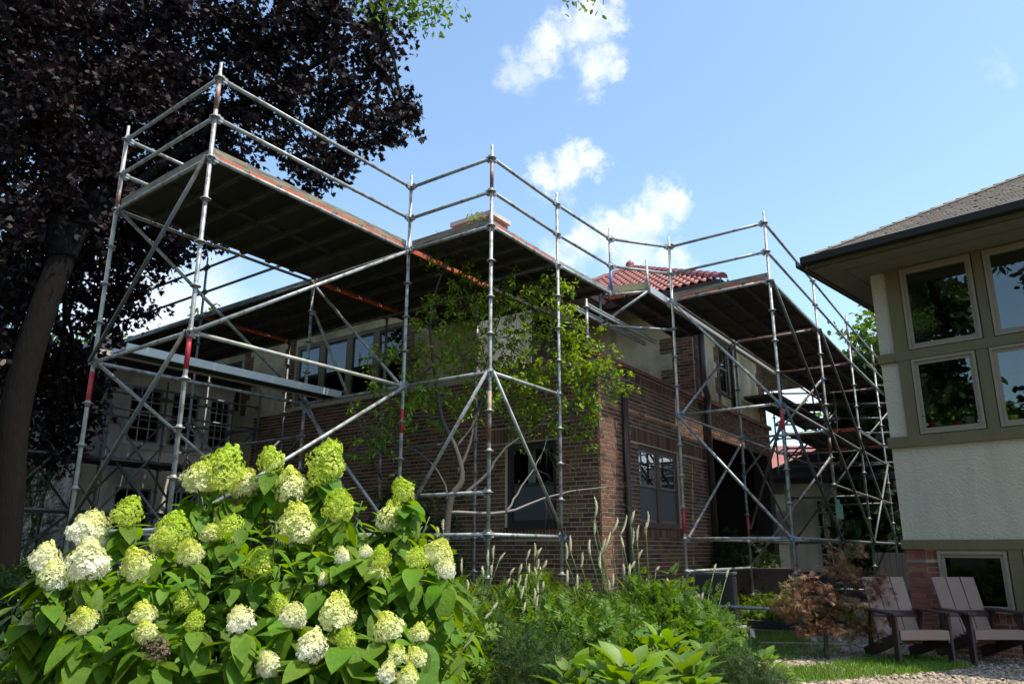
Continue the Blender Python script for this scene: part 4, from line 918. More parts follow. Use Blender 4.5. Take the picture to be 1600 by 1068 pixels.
# far-left scaffold round the stone house
sd_ = thing('scaffold', 'thin dark scaffold frame by the tan stone wall at the far left edge', 'scaffold', (-10.5, 17, 0), 'scaffolds round the brick house')
fp = [Vector((-11.9, 17.9, 0)), Vector((-10.75, 17.1, 0)), Vector((-9.75, 16.3, 0)), Vector((-11.4, 19.2, 0)), Vector((-10.0, 18.2, 0))]
for i, p in enumerate(fp): PT[f'h{i}'] = p; standard(sd_, p, 0, 4.3, m='galv_dark')
for k in (5, 6, 8, 10): led(sd_, 'h0', 'h1', k, m='galv_dark'); led(sd_, 'h1', 'h2', k, m='galv_dark'); led(sd_, 'h1', 'h4', k, m='galv_dark'); led(sd_, 'h3', 'h4', k, m='galv_dark')
brace(sd_, 'h0', 10, 'h1', 6, 'galv_dark'); brace(sd_, 'h1', 6, 'h2', 10, 'galv_dark'); brace(sd_, 'h2', 5, 'h1', 8, 'galv_dark')
ld = thing('ladder', 'grey metal ladder leaning upright on the far left scaffold', 'ladder', (-10.1, 16.2, 0))
la, lb = Vector((-10.45, 16.1, 0)), Vector((-9.85, 16.5, 4.6)); sv = Vector((.42, -.05, 0))
for s in (0, 1): mb = MB(); mb.beam(la + sv * s, lb + sv * s, .03, .06); mb.build('stile', M['galv'], ld)
for i in range(15):
    p = la + (lb - la) * ((i + .6) / 15.4); mb = MB(); mb.tube(p, p + sv, .016, 8); mb.build('rung', M['galv'], ld)
# rear scaffold, lower and darker
se = thing('scaffold', 'dense low scaffold with many guard rails standing in front of the distant red roof', 'scaffold', (9.5, 22, 0), 'scaffolds round the brick house')
for i in range(5):
    for j in range(2):
        p = Vector((7.55, 21.9, 0)) + Vector((.97, -.1, 0)) * 1.45 * i + V2 * -.0 + Vector((.1, .97, 0)) * (-1.0 * j); PT[f'r{i}{j}'] = p; standard(se, p, 3.35, 6.4 if j else 5.6, m='galv_dark', base=False, kz=range(0, 9))
for j in range(2):
    for i in range(4):
        for k in (1.6, 2.6, 3.4, 4.2, 5.0, 5.8): led(se, f'r{i}{j}', f'r{i+1}{j}', k, m='galv_dark')
        brace(se, f'r{i}{j}', 6, f'r{i+1}{j}', 3, 'galv_dark')
for i in range(5):
    for k in (3.4, 5.0, 5.8): led(se, f'r{i}0', f'r{i}1', k, m='galv_dark')
for i in range(4): deck(se, PT[f'r{i}0'] , PT[f'r{i}1'], PT[f'r{i+1}0'] - PT[f'r{i}0'], Z(2.7), w=.45, orange=(False, False), ribs=2)

# ------------------------------------------------------------------ plants: measured positions
HEADS = [(-1.521, 3.109, 1.43, 0.069, 'l'), (-1.653, 3.09, 1.363, 0.087, 'w'), (-1.743, 2.982, 1.26, 0.063, 'w'), (-1.686, 2.951, 1.195, 0.058, 'w'), (-1.589, 2.998, 1.245, 0.089, 'w'), (-1.364, 2.921, 1.235, 0.067, 'c'), (-1.295, 3.016, 1.35, 0.082, 'l'), (-1.232, 3.054, 1.28, 0.06, 'c'), (-1.294, 3.223, 1.578, 0.082, 'c'), (-1.202, 3.241, 1.606, 0.116, 'l'), (-1.137, 3.297, 1.566, 0.078, 'c'), (-1.025, 3.306, 1.662, 0.067, 'l'), (-0.923, 3.264, 1.545, 0.083, 'c'), (-0.786, 3.302, 1.656, 0.098, 'l'), (-0.808, 3.275, 1.592, 0.061, 'l'), (-0.686, 3.121, 1.46, 0.077, 'l'), (-0.842, 3.111, 1.378, 0.093, 'c'), (-0.954, 3.023, 1.241, 0.069, 'l'), (-1.099, 3.092, 1.369, 0.058, 'l'), (-1.177, 3.104, 1.352, 0.047, 'c'), (-0.478, 3.142, 1.412, 0.067, 'c'), (-0.439, 3.159, 1.523, 0.054, 'l'), (-0.469, 3.177, 1.443, 0.049, 'l'), (-0.277, 3.025, 1.282, 0.064, 'c'), (-0.24, 2.939, 1.226, 0.047, 'w'), (-0.352, 2.941, 1.264, 0.047, 'l'), (-0.505, 2.996, 1.213, 0.053, 'c'), (-0.495, 2.996, 1.266, 0.046, 'l'), (-0.556, 3.044, 1.286, 0.031, 'w'), (-1.299, 2.866, 1.074, 0.049, 'c'), (-1.246, 2.789, 1.022, 0.04, 'c'), (-1.17, 2.903, 1.106, 0.044, 'l'), (-1.084, 2.787, 1.06, 0.038, 'l'), (-1.49, 2.836, 1.055, 0.053, 'c'), (-0.93, 2.793, 1.06, 0.055, 'w'), (-0.832, 2.903, 1.105, 0.044, 'l'), (-0.768, 2.861, 1.071, 0.054, 'w'), (-0.598, 2.772, 1.083, 0.075, 'c'), (-0.649, 2.67, 0.989, 0.057, 'w'), (-0.545, 2.705, 1.009, 0.041, 'l'), (-0.796, 2.713, 0.928, 0.046, 'w'), (-0.417, 2.772, 1.042, 0.057, 'c'), (-0.312, 2.774, 1.022, 0.038, 'c'), (-0.37, 2.664, 0.965, 0.038, 'c'), (-0.31, 2.682, 0.957, 0.039, 'c'), (-0.392, 2.617, 0.918, 0.038, 'w'), (-0.324, 2.598, 0.908, 0.04, 'c'), (-1.17, 2.718, 0.976, 0.051, 'd'), (-0.611, 2.704, 0.965, 0.041, 'd'), (-1.956, 3.3, 1.019, 0.034, 'w'), (-1.936, 3.3, 0.978, 0.036, 'w'), (-1.371, 3.106, 1.327, 0.053, 'c'), (-0.646, 3.046, 1.27, 0.036, 'w'), (-0.701, 2.991, 1.19, 0.025, 'w')]
CROWN = [(-9.3, 13.0, 10.95, 1.23), (-7.57, 13.0, 11.1, 1.23), (-5.92, 13.0, 10.96, 1.23), (-4.54, 13.0, 10.96, 1.0), (-3.55, 13.0, 11.26, 0.89), (-2.79, 12.6, 10.11, 0.65), (-2.47, 12.6, 11.1, 0.54), (-2.11, 12.4, 9.1, 0.45), (-2.67, 12.4, 8.64, 0.45), (-3.63, 12.8, 9.42, 0.77), (-4.68, 13.0, 9.68, 0.78), (-3.6, 12.6, 8.04, 0.54), (-3.13, 12.5, 8.18, 0.43), (-4.4, 12.8, 8.54, 0.38), (-5.95, 13.5, 9.42, 0.93), (-7.02, 13.5, 9.99, 1.04), (-8.72, 14.0, 10.16, 1.08), (-9.99, 14.0, 9.86, 1.08), (-5.46, 13.5, 8.31, 0.41), (-5.86, 13.5, 8.59, 0.58), (-6.9, 13.6, 8.64, 0.93), (-8.32, 14.0, 8.28, 1.08), (-8.84, 13.0, 7.4, 1.0), (-6.95, 13.5, 7.37, 0.81), (-7.98, 13.0, 6.39, 0.78), (-8.83, 13.0, 5.9, 0.89), (-7.85, 14.0, 6.78, 0.72), (-6.63, 13.5, 6.72, 0.64), (-6.07, 13.3, 6.83, 0.46), (-7.25, 13.8, 5.8, 0.53), (-7.91, 14.0, 5.48, 0.6), (-8.53, 14.0, 4.73, 0.72), (-8.63, 13.6, 3.92, 0.58), (-8.14, 14.0, 3.76, 0.54), (-9.03, 13.5, 4.61, 0.7), (-8.4, 14.0, 3.17, 0.48), (-7.88, 13.8, 4.32, 0.47), (-8.98, 13.5, 2.99, 0.58), (-10.44, 13.0, 8.97, 1.34), (-9.83, 13.0, 5.78, 1.23), (-10.95, 13.0, 13.05, 1.67), (-8.74, 13.0, 13.06, 1.56), (-6.25, 13.0, 12.91, 1.45), (-4.16, 13.0, 12.76, 1.23), (-3.47, 12.6, 7.72, 0.24), (-5.22, 13.3, 7.81, 0.23), (-1.85, 12.3, 8.71, 0.23), (-2.31, 12.4, 8.32, 0.26)]
BERRY = [(-0.0, 11.3, 4.9, 0.56), (0.59, 11.2, 4.87, 0.47), (-0.58, 11.0, 4.91, 0.46), (-0.78, 11.0, 5.42, 0.37), (-1.07, 10.9, 5.58, 0.32), (0.0, 11.3, 4.29, 0.66), (0.68, 11.3, 4.09, 0.66), (1.26, 11.3, 4.09, 0.42), (1.45, 11.3, 3.79, 0.33), (1.06, 11.4, 3.52, 0.47), (0.48, 11.4, 3.52, 0.57), (-0.19, 11.2, 3.67, 0.56), (-0.75, 11.0, 4.01, 0.55), (-1.14, 10.9, 4.57, 0.45), (-1.31, 10.9, 3.99, 0.41), (-1.46, 10.8, 3.4, 0.45), (-1.89, 10.6, 3.54, 0.28), (-1.62, 10.7, 3.1, 0.36), (-1.02, 11.0, 3.25, 0.41), (0.58, 11.1, 5.04, 0.32), (0.97, 11.2, 4.57, 0.33), (-1.82, 10.6, 3.91, 0.25), (-2.03, 10.6, 2.73, 0.27), (-1.69, 10.7, 2.74, 0.25), (-0.56, 11.0, 3.34, 0.37), (0.29, 11.5, 3.14, 0.43), (0.88, 11.6, 3.11, 0.29), (-0.1, 11.2, 5.28, 0.23), (-0.55, 10.9, 6.16, 0.09), (-1.08, 10.9, 5.9, 0.13), (-2.12, 10.5, 3.16, 0.19), (1.16, 11.6, 2.87, 0.19), (1.68, 11.3, 3.7, 0.21)]
T0 = [(-7.06, 11.2, -0.0), (-7.2, 11.2, 1.79), (-7.32, 11.2, 3.17), (-7.28, 11.3, 4.49), (-7.19, 11.5, 5.74), (-7.05, 11.6, 6.32)]
LA = [(-7.19, 11.5, 5.74), (-7.57, 11.7, 7.02), (-8.29, 12.0, 8.39), (-9.11, 12.3, 10.15), (-9.85, 12.5, 12.3)]
LB = [(-7.19, 11.5, 5.74), (-7.63, 11.9, 7.35), (-8.08, 12.3, 9.22), (-8.48, 12.7, 11.59), (-8.79, 13.0, 13.37)]
LC = [(-7.05, 11.6, 6.32), (-7.33, 12.2, 8.0), (-7.3, 12.8, 9.82), (-6.97, 13.2, 11.7), (-6.69, 13.4, 13.11)]
LD = [(-7.05, 11.6, 6.32), (-6.88, 12.2, 7.14), (-6.38, 12.8, 8.21), (-5.6, 13.0, 9.12), (-4.58, 13.0, 9.96), (-3.45, 12.8, 10.39)]
LE = [(-7.3, 12.8, 9.82), (-6.18, 12.9, 10.31), (-4.75, 12.9, 10.88), (-3.22, 12.7, 11.03), (-2.45, 12.6, 10.67)]
S0 = [(-0.91, 10.4, 1.26), (-0.85, 10.5, 1.77), (-0.68, 10.6, 2.21), (-0.78, 10.7, 2.65), (-1.0, 10.8, 3.12), (-1.14, 10.9, 3.89), (-1.21, 10.9, 4.57), (-1.06, 10.9, 5.28), (-0.54, 10.9, 6.11)]
S1 = [(-0.67, 10.55, 1.99), (-0.35, 10.8, 2.31), (-0.09, 11.0, 2.69), (0.47, 11.2, 3.1), (1.01, 11.3, 3.45), (1.45, 11.3, 3.79)]
S2 = [(-0.74, 10.6, 2.29), (-0.58, 10.8, 2.76), (-0.51, 11.0, 3.25), (-0.09, 11.2, 3.77), (0.39, 11.3, 4.29), (0.78, 11.2, 4.87)]
S3 = [(-0.85, 10.5, 1.77), (-0.96, 10.6, 2.25), (-1.32, 10.6, 2.6), (-1.76, 10.6, 2.73), (-2.12, 10.5, 3.07)]
S4 = [(-0.78, 10.7, 2.65), (-0.5, 10.9, 3.14), (-0.38, 11.1, 3.94), (-0.2, 11.2, 4.66), (-0.1, 11.2, 5.28)]
S5 = [(-0.33, 10.5, 1.53), (-0.08, 10.7, 1.79), (0.45, 10.9, 1.99), (0.91, 11.0, 2.11), (1.37, 11.1, 2.16)]
S6 = [(-0.08, 10.7, 1.79), (0.09, 10.8, 2.05), (0.32, 10.9, 2.41), (0.46, 11.0, 2.7), (0.51, 11.0, 2.88)]
S7 = [(-1.14, 10.9, 3.89), (-1.47, 10.8, 3.58), (-1.8, 10.6, 3.54), (-2.04, 10.6, 3.72)]
S8 = [(-1.0, 10.8, 3.12), (-1.44, 10.7, 3.1), (-1.7, 10.6, 3.17), (-2.04, 10.6, 2.99)]
JM = [(3.89, 10.14, 0.0), (3.92, 10.2, 0.22), (4.01, 10.25, 0.51), (4.02, 10.3, 0.82)]
GR = [(-1.28, 6.5, 6.43), (-1.02, 6.5, 6.39), (-0.83, 6.5, 6.28), (-0.7, 6.5, 6.35), (0.66, 6.5, 6.54), (0.79, 6.5, 6.52), (-0.96, 6.5, 6.54), (-1.41, 6.5, 6.54)]
JMB = [(3.71, 10.1, 0.94, 0.22), (4.17, 10.2, 1.1, 0.26), (4.48, 10.3, 0.94, 0.24), (3.93, 10.1, 0.75, 0.29), (4.28, 10.2, 0.63, 0.34), (3.56, 10.0, 0.61, 0.27), (3.9, 10.1, 0.41, 0.35), (4.34, 10.2, 0.4, 0.31), (3.46, 10.0, 0.76, 0.17), (4.67, 10.3, 0.78, 0.17), (4.19, 10.2, 1.25, 0.15), (4.44, 10.2, 1.31, 0.12), (3.33, 10.0, 0.64, 0.12), (4.73, 10.3, 0.94, 0.1)]
flags = [(3.16, 10.8, 0.2), (2.48, 9.6, 0.15), (3.88, 10.6, 0.17)]

npv = lambda v: np.array(v, float)
def blob_pts(bl, dens, shell=.0):
    P = []
    for (x, y, z, r) in bl:
        n = max(3, int(dens * r * r)); d = norm(rng.normal(size=(n, 3))); rr = r * (rng.random(n) ** .45)[:, None]
        P.append(npv((x, y, z)) + d * rr * npv((1, .8, 1)))
    return np.concatenate(P)
def clustered(bl, dens, per, spread):
    """twig clusters spread through the blobs, leaves spread round each twig"""
    c = blob_pts(bl, dens); k = len(c); d = norm(rng.normal(size=(k, 3)) * [1, 1, .5])
    t = rng.random((k, per, 1)) * spread * 2
    p = c[:, None, :] + d[:, None, :] * t + rng.normal(size=(k, per, 3)) * spread * .33
    ld = d[:, None, :] * .6 + rng.normal(size=(k, per, 3)) * .7; ld[..., 2] -= .25
    return p.reshape(-1, 3), ld.reshape(-1, 3), c, d
def leaf_norms(n, up=1.2):
    a = rng.normal(size=(n, 3)); a[:, 2] = np.abs(a[:, 2]) * .6 + up; return a
def bend(a, b, n=6, amp=.06, seed=0):
    a, b = Vector(a), Vector(b); r_ = random.Random(seed); o = []
    for i in range(n + 1):
        t = i / n; p = a.lerp(b, t); k = math.sin(math.pi * t) * amp * (b - a).length
        o.append(p + Vector((r_.uniform(-1, 1), r_.uniform(-1, 1), r_.uniform(-1, 1))) * k * .5)
    return o
def smooth(pts, sub=4):
    pts = [Vector(p) for p in pts]; o = []
    for i in range(len(pts) - 1):
        p0 = pts[max(i - 1, 0)]; p1 = pts[i]; p2 = pts[i + 1]; p3 = pts[min(i + 2, len(pts) - 1)]
        for j in range(sub):
            t = j / sub; o.append(.5 * ((2 * p1) + (p2 - p0) * t + (2 * p0 - 5 * p1 + 4 * p2 - p3) * t * t + (3 * p1 - p0 - 3 * p2 + p3) * t ** 3))
    return o + [pts[-1]]
def limb(name, pts, r0, r1, m, parent, n=10, wob=0, sub=4, mb=None):
    q = smooth(pts, sub); k = len(q); own = mb is None; mb = mb or MB()
    if wob: q = [q[0]] + [p + Vector((random.uniform(-1, 1), random.uniform(-1, 1), random.uniform(-1, 1))) * wob for p in q[1:]]
    mb.path(q, [r0 + (r1 - r0) * (i / (k - 1)) ** .8 for i in range(k)], n)
    if own: return mb.build(name, m, parent)

# big maroon maple
mt = thing('maple_tree', 'large maroon-leaved maple with thick leaning trunk filling the upper left corner', 'tree', T0[0])
T0[0] = (T0[0][0], T0[0][1], -.1)
CROWN += [(-7.6, 11.6, 6.4, .9), (-7.9, 11.4, 8.4, 1.1), (-6.9, 11.6, 7.4, .6), (-6.7, 12, 9.2, .9), (-8.2, 11.2, 10.2, 1.1), (-7.9, 11.6, 5.0, .6)]
limb('trunk', T0, .235, .18, M['bark'], mt, 16)
o_ = limb('limb', LA, .22, .12, M['bark'], mt, 12, wob=.03); limb('limb', LB, .17, .09, M['bark'], mt, 12, wob=.03)
limb('limb', LC, .16, .08, M['bark'], mt, 12, wob=.03); limb('limb', LD, .11, .04, M['bark'], mt, 10, wob=.03); limb('limb', LE, .07, .02, M['bark'], mt, 8, wob=.03)
kn = MB(); kp = Vector(T0[2]) + Vector((-.05, -.24, .72)); kd = Vector((-.3, -1, .15)).normalized(); kn.path([kp - kd * -.02, kp + kd * .10], [.08, .06], 12); kn.path([kp + kd * .10, kp + kd * .105], [.05, .05], 12, mi=1); kn.build('cut_stub', [M['bark'], M['cut']], mt)
tw = MB()
for i, (x, y, z, r) in enumerate(CROWN):
    src = min((Vector(p) for l in (LA, LB, LC, LD, LE) for p in l), key=lambda p: (p - Vector((x, y, z))).length)
    limb('', bend(src, (x, y, z), 4, .12, i), .05, .018, None, None, 6, sub=2, mb=tw)
    for j in range(7):
        d = Vector(norm(rng.normal(size=(1, 3)))[0]); limb('', [Vector((x, y, z)), Vector((x, y, z)) + d * r * .5 + Vector((0, 0, .05)), Vector((x, y, z)) + d * r * .95], .016, .005, None, None, 4, sub=2, mb=tw)
tw.build('twigs', M['bark'], mt, kind='stuff')
p, d, c, cd = clustered(CROWN, 125, 16, .20)
scatter('foliage', T_maple(), p, d, leaf_norms(len(p), .4), .075 + rng.random(len(p)) * .075, M['maroon'], mt)
# bright green branch hanging into the top of the picture
gt_ = thing('ash_tree', 'bright green branch tips of an overhanging tree at the top edge of the sky', 'tree', (-2.5, 6.5, 9))
gb_ = MB(); gp = []
for i, q in enumerate(GR):
    a = Vector((-1.2 if q[0] < 0 else .9, 6.7, 7.6)); q = Vector(q)
    limb('', bend(a, q, 4, .2, i), .012, .003, None, None, 5, sub=2, mb=gb_)
    for k in range(70 if q.x < 0 else 22): gp.append(q + Vector((random.gauss(0, .12), random.gauss(0, .12), abs(random.gauss(0, .12)) * 1.6)))
tk = Vector((-1.2, 6.7, 7.6)); limb('', [tk, (-2.6, 6.3, 9), (-5, 4, 10), (-7.5, 2, 9)], .03, .12, None, None, 8, mb=gb_); limb('', [(.9, 6.7, 7.6), (-.8, 6.4, 9.0), (-2.6, 6.3, 9)], .012, .04, None, None, 6, mb=gb_)
gb_.build('branch', M['bark'], gt_, kind='stuff')
gp = npv([tuple(q) for q in gp]); dd = rdir(len(gp)); dd[:, 2] -= .8
scatter('foliage', T_simple(.42), gp, dd, rdir(len(gp), .6), .075, M['leaf_bright'], gt_)
# slender serviceberry between scaffold and wall
sbt = thing('serviceberry_tree', 'slender bare-limbed small tree with airy green leaves between scaffold and brick wall', 'tree', S0[0])
S0[0] = (S0[0][0], S0[0][1], -.05)
limb('trunk', S0, .058, .008, M['bark_s'], sbt, 10)
for q, r0 in ((S1, .030), (S2, .026), (S3, .02), (S4, .02), (S7, .016), (S8, .016)): limb('limb', q, r0, .006, M['bark_s'], sbt, 8, wob=.012)
S5[0] = S0[2]; limb('dead_branch', [S0[1], S5[1], S5[2], S5[3], S5[4]], .026, .006, M['deadwood'], sbt, 7, wob=.01); limb('dead_branch', S6, .018, .004, M['deadwood'], sbt, 6, wob=.012)
tw = MB(); allp = [Vector(p) for l in (S0, S1, S2, S3, S4, S7, S8) for p in smooth(l, 3)]
for i, (x, y, z, r) in enumerate(BERRY):
    cc = Vector((x, y, z)); src = min(allp, key=lambda p: (p - cc).length); limb('', bend(src, cc, 3, .15, i), .011, .005, None, None, 5, sub=2, mb=tw)
    for j in range(9):
        d = Vector(norm(rng.normal(size=(1, 3)))[0]); limb('', bend(cc, cc + d * r, 3, .15, i * 9 + j), .005, .002, None, None, 3, sub=1, mb=tw)
for i in range(26):   # fine dead twigs low on the right
    a = Vector(random.choice([S5[2], S5[3], S5[4], S6[2], S6[3]])); limb('', bend(a, a + Vector((random.uniform(-.2, .6), random.uniform(-.2, .2), random.uniform(-.5, .35))), 3, .25, 300 + i), .004, .0015, None, None, 3, sub=1, mb=tw)
tw.build('twigs', M['bark_s'], sbt, kind='stuff')
p, d, c, cd = clustered(BERRY, 150, 11, .085)
scatter('foliage', T_simple(.42), p, d, leaf_norms(len(p), .8), .06 + rng.random(len(p)) * .035, M['leaf_berry'], sbt)

# ------------------------------------------------------------------ hydrangea in the foreground
hy = thing('hydrangea_bush', 'big foreground hydrangea bush with lime and white flower heads in front of the scaffold', 'bush', (-1.15, 3.1, 0))
def floret_head(n, kind, seed):
    r_ = np.random.default_rng(seed); mb = MB()
    ga = math.pi * (3 - math.sqrt(5)); P = []
    for i in range(n):
        t = (i + .5) / n                         # t: 0 top, 1 bottom of a blunt cone
        z = .95 - 1.55 * t + .10 * math.sin(4 * i * ga + 7 * t); rad = .95 * math.sin(math.pi * min(1, (.04 + t * .86))) ** .6 * (.62 + .45 * t) * (1 + .13 * math.sin(3 * i * ga + seed) + .12 * math.sin(2 * i * ga + 9 * t)) 
        a = i * ga; rr = rad * r_.uniform(.80, 1.07); q = Vector((math.cos(a) * rr, math.sin(a) * rr, z + r_.uniform(-.09, .09)))
        nn_ = Vector((math.cos(a), math.sin(a), .55 - .9 * t + .3)).normalized(); P.append((q, nn_))
    fl = kind != 'l'
    for q, nn_ in P:
        nn_ = (nn_ + Vector(r_.normal(size=3)) * .28).normalized()
        x = nn_.cross(Vector((.3, .1, 1))).normalized(); y = nn_.cross(x); s = (.118 if fl else .092) * r_.uniform(.75, 1.2); ph = r_.uniform(0, 1.57)
        for k in range(4):
            a = ph + k * math.pi / 2; u_ = x * math.cos(a) + y * math.sin(a); w_ = x * -math.sin(a) + y * math.cos(a)
            mb.face([q, q + u_ * s * .6 + w_ * s * .42 + nn_ * .02, q + u_ * s * 1.05 + nn_ * (.0), q + u_ * s * .6 - w_ * s * .42 + nn_ * .02])
        if not fl:
            mb.face([q + nn_ * .05 + x * .03, q + nn_ * .06 + y * .03, q + nn_ * .05 - x * .03, q + nn_ * .06 - y * .03])
    return mb
FH = {}
for kd_, mk in (('l', 'fl_lime'), ('c', 'fl_cream'), ('w', 'fl_white'), ('d', 'fl_dead')):
    FH[kd_] = [floret_head(470 if kd_ != 'd' else 120, kd_, 11 + v).mesh('flower_head', M[mk]) for v in range(3)]
stems = MB(); Lp, Ld, Ln, Ls = [], [], [], []
def leafy_stem(a, b, n, size, t0=.25, r=.006):
    a, b = Vector(a), Vector(b); mid = a.lerp(b, .5) + Vector((random.uniform(-.05, .05), random.uniform(-.05, .05), .08)); q = smooth([a, mid, b], 6)
    stems.path(q, [r * (1 - .4 * i / (len(q) - 1)) for i in range(len(q))], 5); K = len(q) - 1
    ph = random.uniform(0, 6.28)
    for i in range(n):
        t = t0 + (1 - t0) * (i + .6) / n * .99; p = q[min(K, int(t * K))].lerp(q[min(K, int(t * K) + 1)], t * K - int(t * K)); ax = (b - a).normalized()
        for s in (0, math.pi):
            an = ph + i * 1.57 + s; s1 = ax.orthogonal().normalized(); s2 = ax.cross(s1); o_ = s1 * math.cos(an) + s2 * math.sin(an)
            dd_ = (o_ + ax * random.uniform(-.2, .5) + Vector((0, 0, random.uniform(-.75, .1)))).normalized()
            Lp.append(p + o_ * .012); Ld.append(dd_); Ln.append((ax * .6 + Vector((0, 0, 1)) + Vector((random.gauss(0, .3), random.gauss(0, .3), 0)) - o_ * .1)); Ls.append(size * random.uniform(.7, 1.2) * (.75 + .25 * math.sin(math.pi * t)))
for i, (x, y, z, r, k) in enumerate(HEADS):
    if z < 1.32: q_ = .87 if z < 1.1 else .94; x, y, z, r = x * q_, y * q_, EYE + (z - EYE) * q_, r * q_
    r *= .95
    base = Vector((-1.15 + (x + 1.15) * .35 + random.uniform(-.1, .1), y + .25 + random.uniform(-.1, .15), .1 if z > .8 else z - .55))
    top = Vector((x, y, z - r * .5)); leafy_stem(base, top, 15 if z > .9 else 7, .118)
    for _ in range(4 if k != 'd' else 0): leafy_stem(base + Vector((random.uniform(-.1, .1), random.uniform(-.1, .2), 0)), top + Vector((random.uniform(-.13, .13), random.uniform(-.04, .22), random.uniform(-.20, -.03))), 8, .115, t0=.4, r=.004)
    for _ in range(10 if z > .75 else 4):
        an = random.uniform(0, 6.28); o_ = Vector((math.cos(an), math.sin(an), 0)); Lp.append(Vector((x, y, z - r * random.uniform(.45, 2.2))) + o_ * .01); Ld.append((o_ + Vector((0, 0, random.uniform(-1.5, -.1)))).normalized()); Ln.append(Vector((0, 0, 1)) + o_ * .5); Ls.append(random.uniform(.09, .145))
    o = inst('flower_head', FH[k][i % 3], (x, y, z), hy, (random.uniform(-.35, .35), random.uniform(-.35, .35), random.uniform(0, 6)), (r * random.uniform(.92, 1.12), r * random.uniform(.92, 1.12), r * random.uniform(.9, 1.15)))
    if k == 'd': o['label'] = 'dried brown flower head'
# leafy shoots without flowers, filling the body of the bush
def top_z(x):
    return 1.62 - 1.15 * max(0, abs(x + .85) - .25) ** 1.35
for i in range(330):
    x = random.uniform(-2.05, -.15); y = random.uniform(2.62, 3.8); zt = min(top_z(x), 1.55) * random.uniform(.35, .93) - .10 * (3.2 - y if y < 3.2 else 0)
    zt = max(.25, zt); base = Vector((-1.15 + (x + 1.15) * .55, y * .5 + 1.6, max(0, zt - .75)))
    leafy_stem(base, (x, y, zt), 8, .10, t0=.3, r=.005)
stems.build('stems', M['stem'], hy, kind='stuff')
order = sorted(range(len(Lp)), key=lambda i: (Lp[i] - Vector((-1.1, .3, 1.25))).length - .25 * Lp[i].z)
LT = T_ovate(.56, .10, .22, 6)
def leaf_mesh(tpl, m, nm='leaf'):
    mb = MB(); b = 0; mb.v = [tuple(q) for q in tpl[0]]; mb.f = list(tpl[1]); mb.m = [0] * len(mb.f); mb.sm = [True] * len(mb.f); return mb.mesh(nm, m)
lme = leaf_mesh(LT, M['leaf_hyd'])
def rot_from(d, n):
    x = Vector(d).normalized(); y = Vector(n).cross(x).normalized(); z = x.cross(y); return Matrix((x, y, z)).transposed().to_euler()
for i in order[:300]: inst('leaf', lme, Lp[i], hy, rot_from(Ld[i], Ln[i]), Ls[i])
rest = order[300:]
scatter('foliage', LT, [tuple(Lp[i]) for i in rest], [tuple(Ld[i]) for i in rest], [tuple(Ln[i]) for i in rest], [Ls[i] for i in rest], M['leaf_hyd'], hy)

# ------------------------------------------------------------------ shrubs, perennials
def shrub(name, label, cat, c, rx, ry, h, n, tpl, size, m, per=8, spread=.08, group=None, up=.4, stems_n=14, z0=.05, lift=0, nup=.6):
    t_ = thing(name, label, cat, (c[0], c[1], 0), group)
    k = max(1, n // per); a = rng.random(k) * 6.283; q = np.sqrt(rng.random(k)); hh = rng.random(k) ** .6
    dome = np.sqrt(np.maximum(.0, 1 - q ** 2 * .85)); P = np.stack([c[0] + np.cos(a) * q * rx, c[1] + np.sin(a) * q * ry, z0 + hh * dome * h * (.8 + .35 * rng.random(k))], 1)
    out_ = norm(P - npv((c[0], c[1], -.3))); p = P[:, None, :] + rng.normal(size=(k, per, 3)) * spread; d = out_[:, None, :] * .7 + rng.normal(size=(k, per, 3)) * .7; d[..., 2] += up - .4
    p = p.reshape(-1, 3); p[:, 2] = np.maximum(p[:, 2], .02)
    scatter('foliage', tpl, p, d.reshape(-1, 3), leaf_norms(len(p), nup), size * (.7 + .6 * rng.random(len(p))), m, t_)
    mb = MB()
    for i in range(stems_n):
        an = random.uniform(0, 6.28); q_ = random.uniform(.2, .8); e = Vector((c[0] + math.cos(an) * q_ * rx, c[1] + math.sin(an) * q_ * ry, h * .75)); mb.path(bend((c[0] + math.cos(an) * .06, c[1] + math.sin(an) * .06, 0), e, 3, .1, i), [.008, .006, .005, .004], 4)
    mb.build('stems', M['stem'] if 'yew' not in name else M['bark_s'], t_, kind='stuff'); return t_
SP5 = T_spray(5, .17, .42); SP3 = T_spray(3, .26, .5); NE = T_spray(6, .05, .26)
G = 'perennials in the bed between hydrangea and path'
shrub('fern_perennial', 'mid-green ferny perennial clump just right of the hydrangea bush', 'perennial', (-.60, 5.9), .55, .55, .85, 2600, SP3, .12, M['leaf_mid'])
shrub('peony_bush', 'lush green divided-leaf clump in the centre of the bed below the brick corner', 'bush', (.62, 6.9), .72, .6, .68, 3300, SP3, .13, M['leaf_bright'], group=None)
shrub('yew_shrub', 'dark low evergreen shrub with fine needles at bottom centre, left of the hostas', 'shrub', (.02, 5.9), .50, .45, .72, 4200, NE, .10, M['needle'], spread=.06)
shrub('yew_shrub', 'dark low evergreen shrub at bottom right of the hostas beside the gravel', 'shrub', (1.78, 6.6), .42, .36, .44, 3800, NE, .09, M['needle'], spread=.05)
shrub('goatsbeard_plant', 'ferny clump carrying cream seed spikes in front of the scaffold post, left', 'perennial', (-.55, 7.9), .75, .5, .80, 2200, SP5, .15, M['leaf_mid'])
shrub('goatsbeard_plant', 'ferny clump carrying many cream spikes under the brick wall window', 'perennial', (.30, 8.4), .75, .5, .85, 2600, SP5, .15, M['leaf_mid'])
shrub('goatsbeard_plant', 'bright ferny clump with tall leaning cream spikes at the brick corner', 'perennial', (1.45, 8.2), .70, .55, .84, 3000, SP5, .15, M['leaf_bright'])
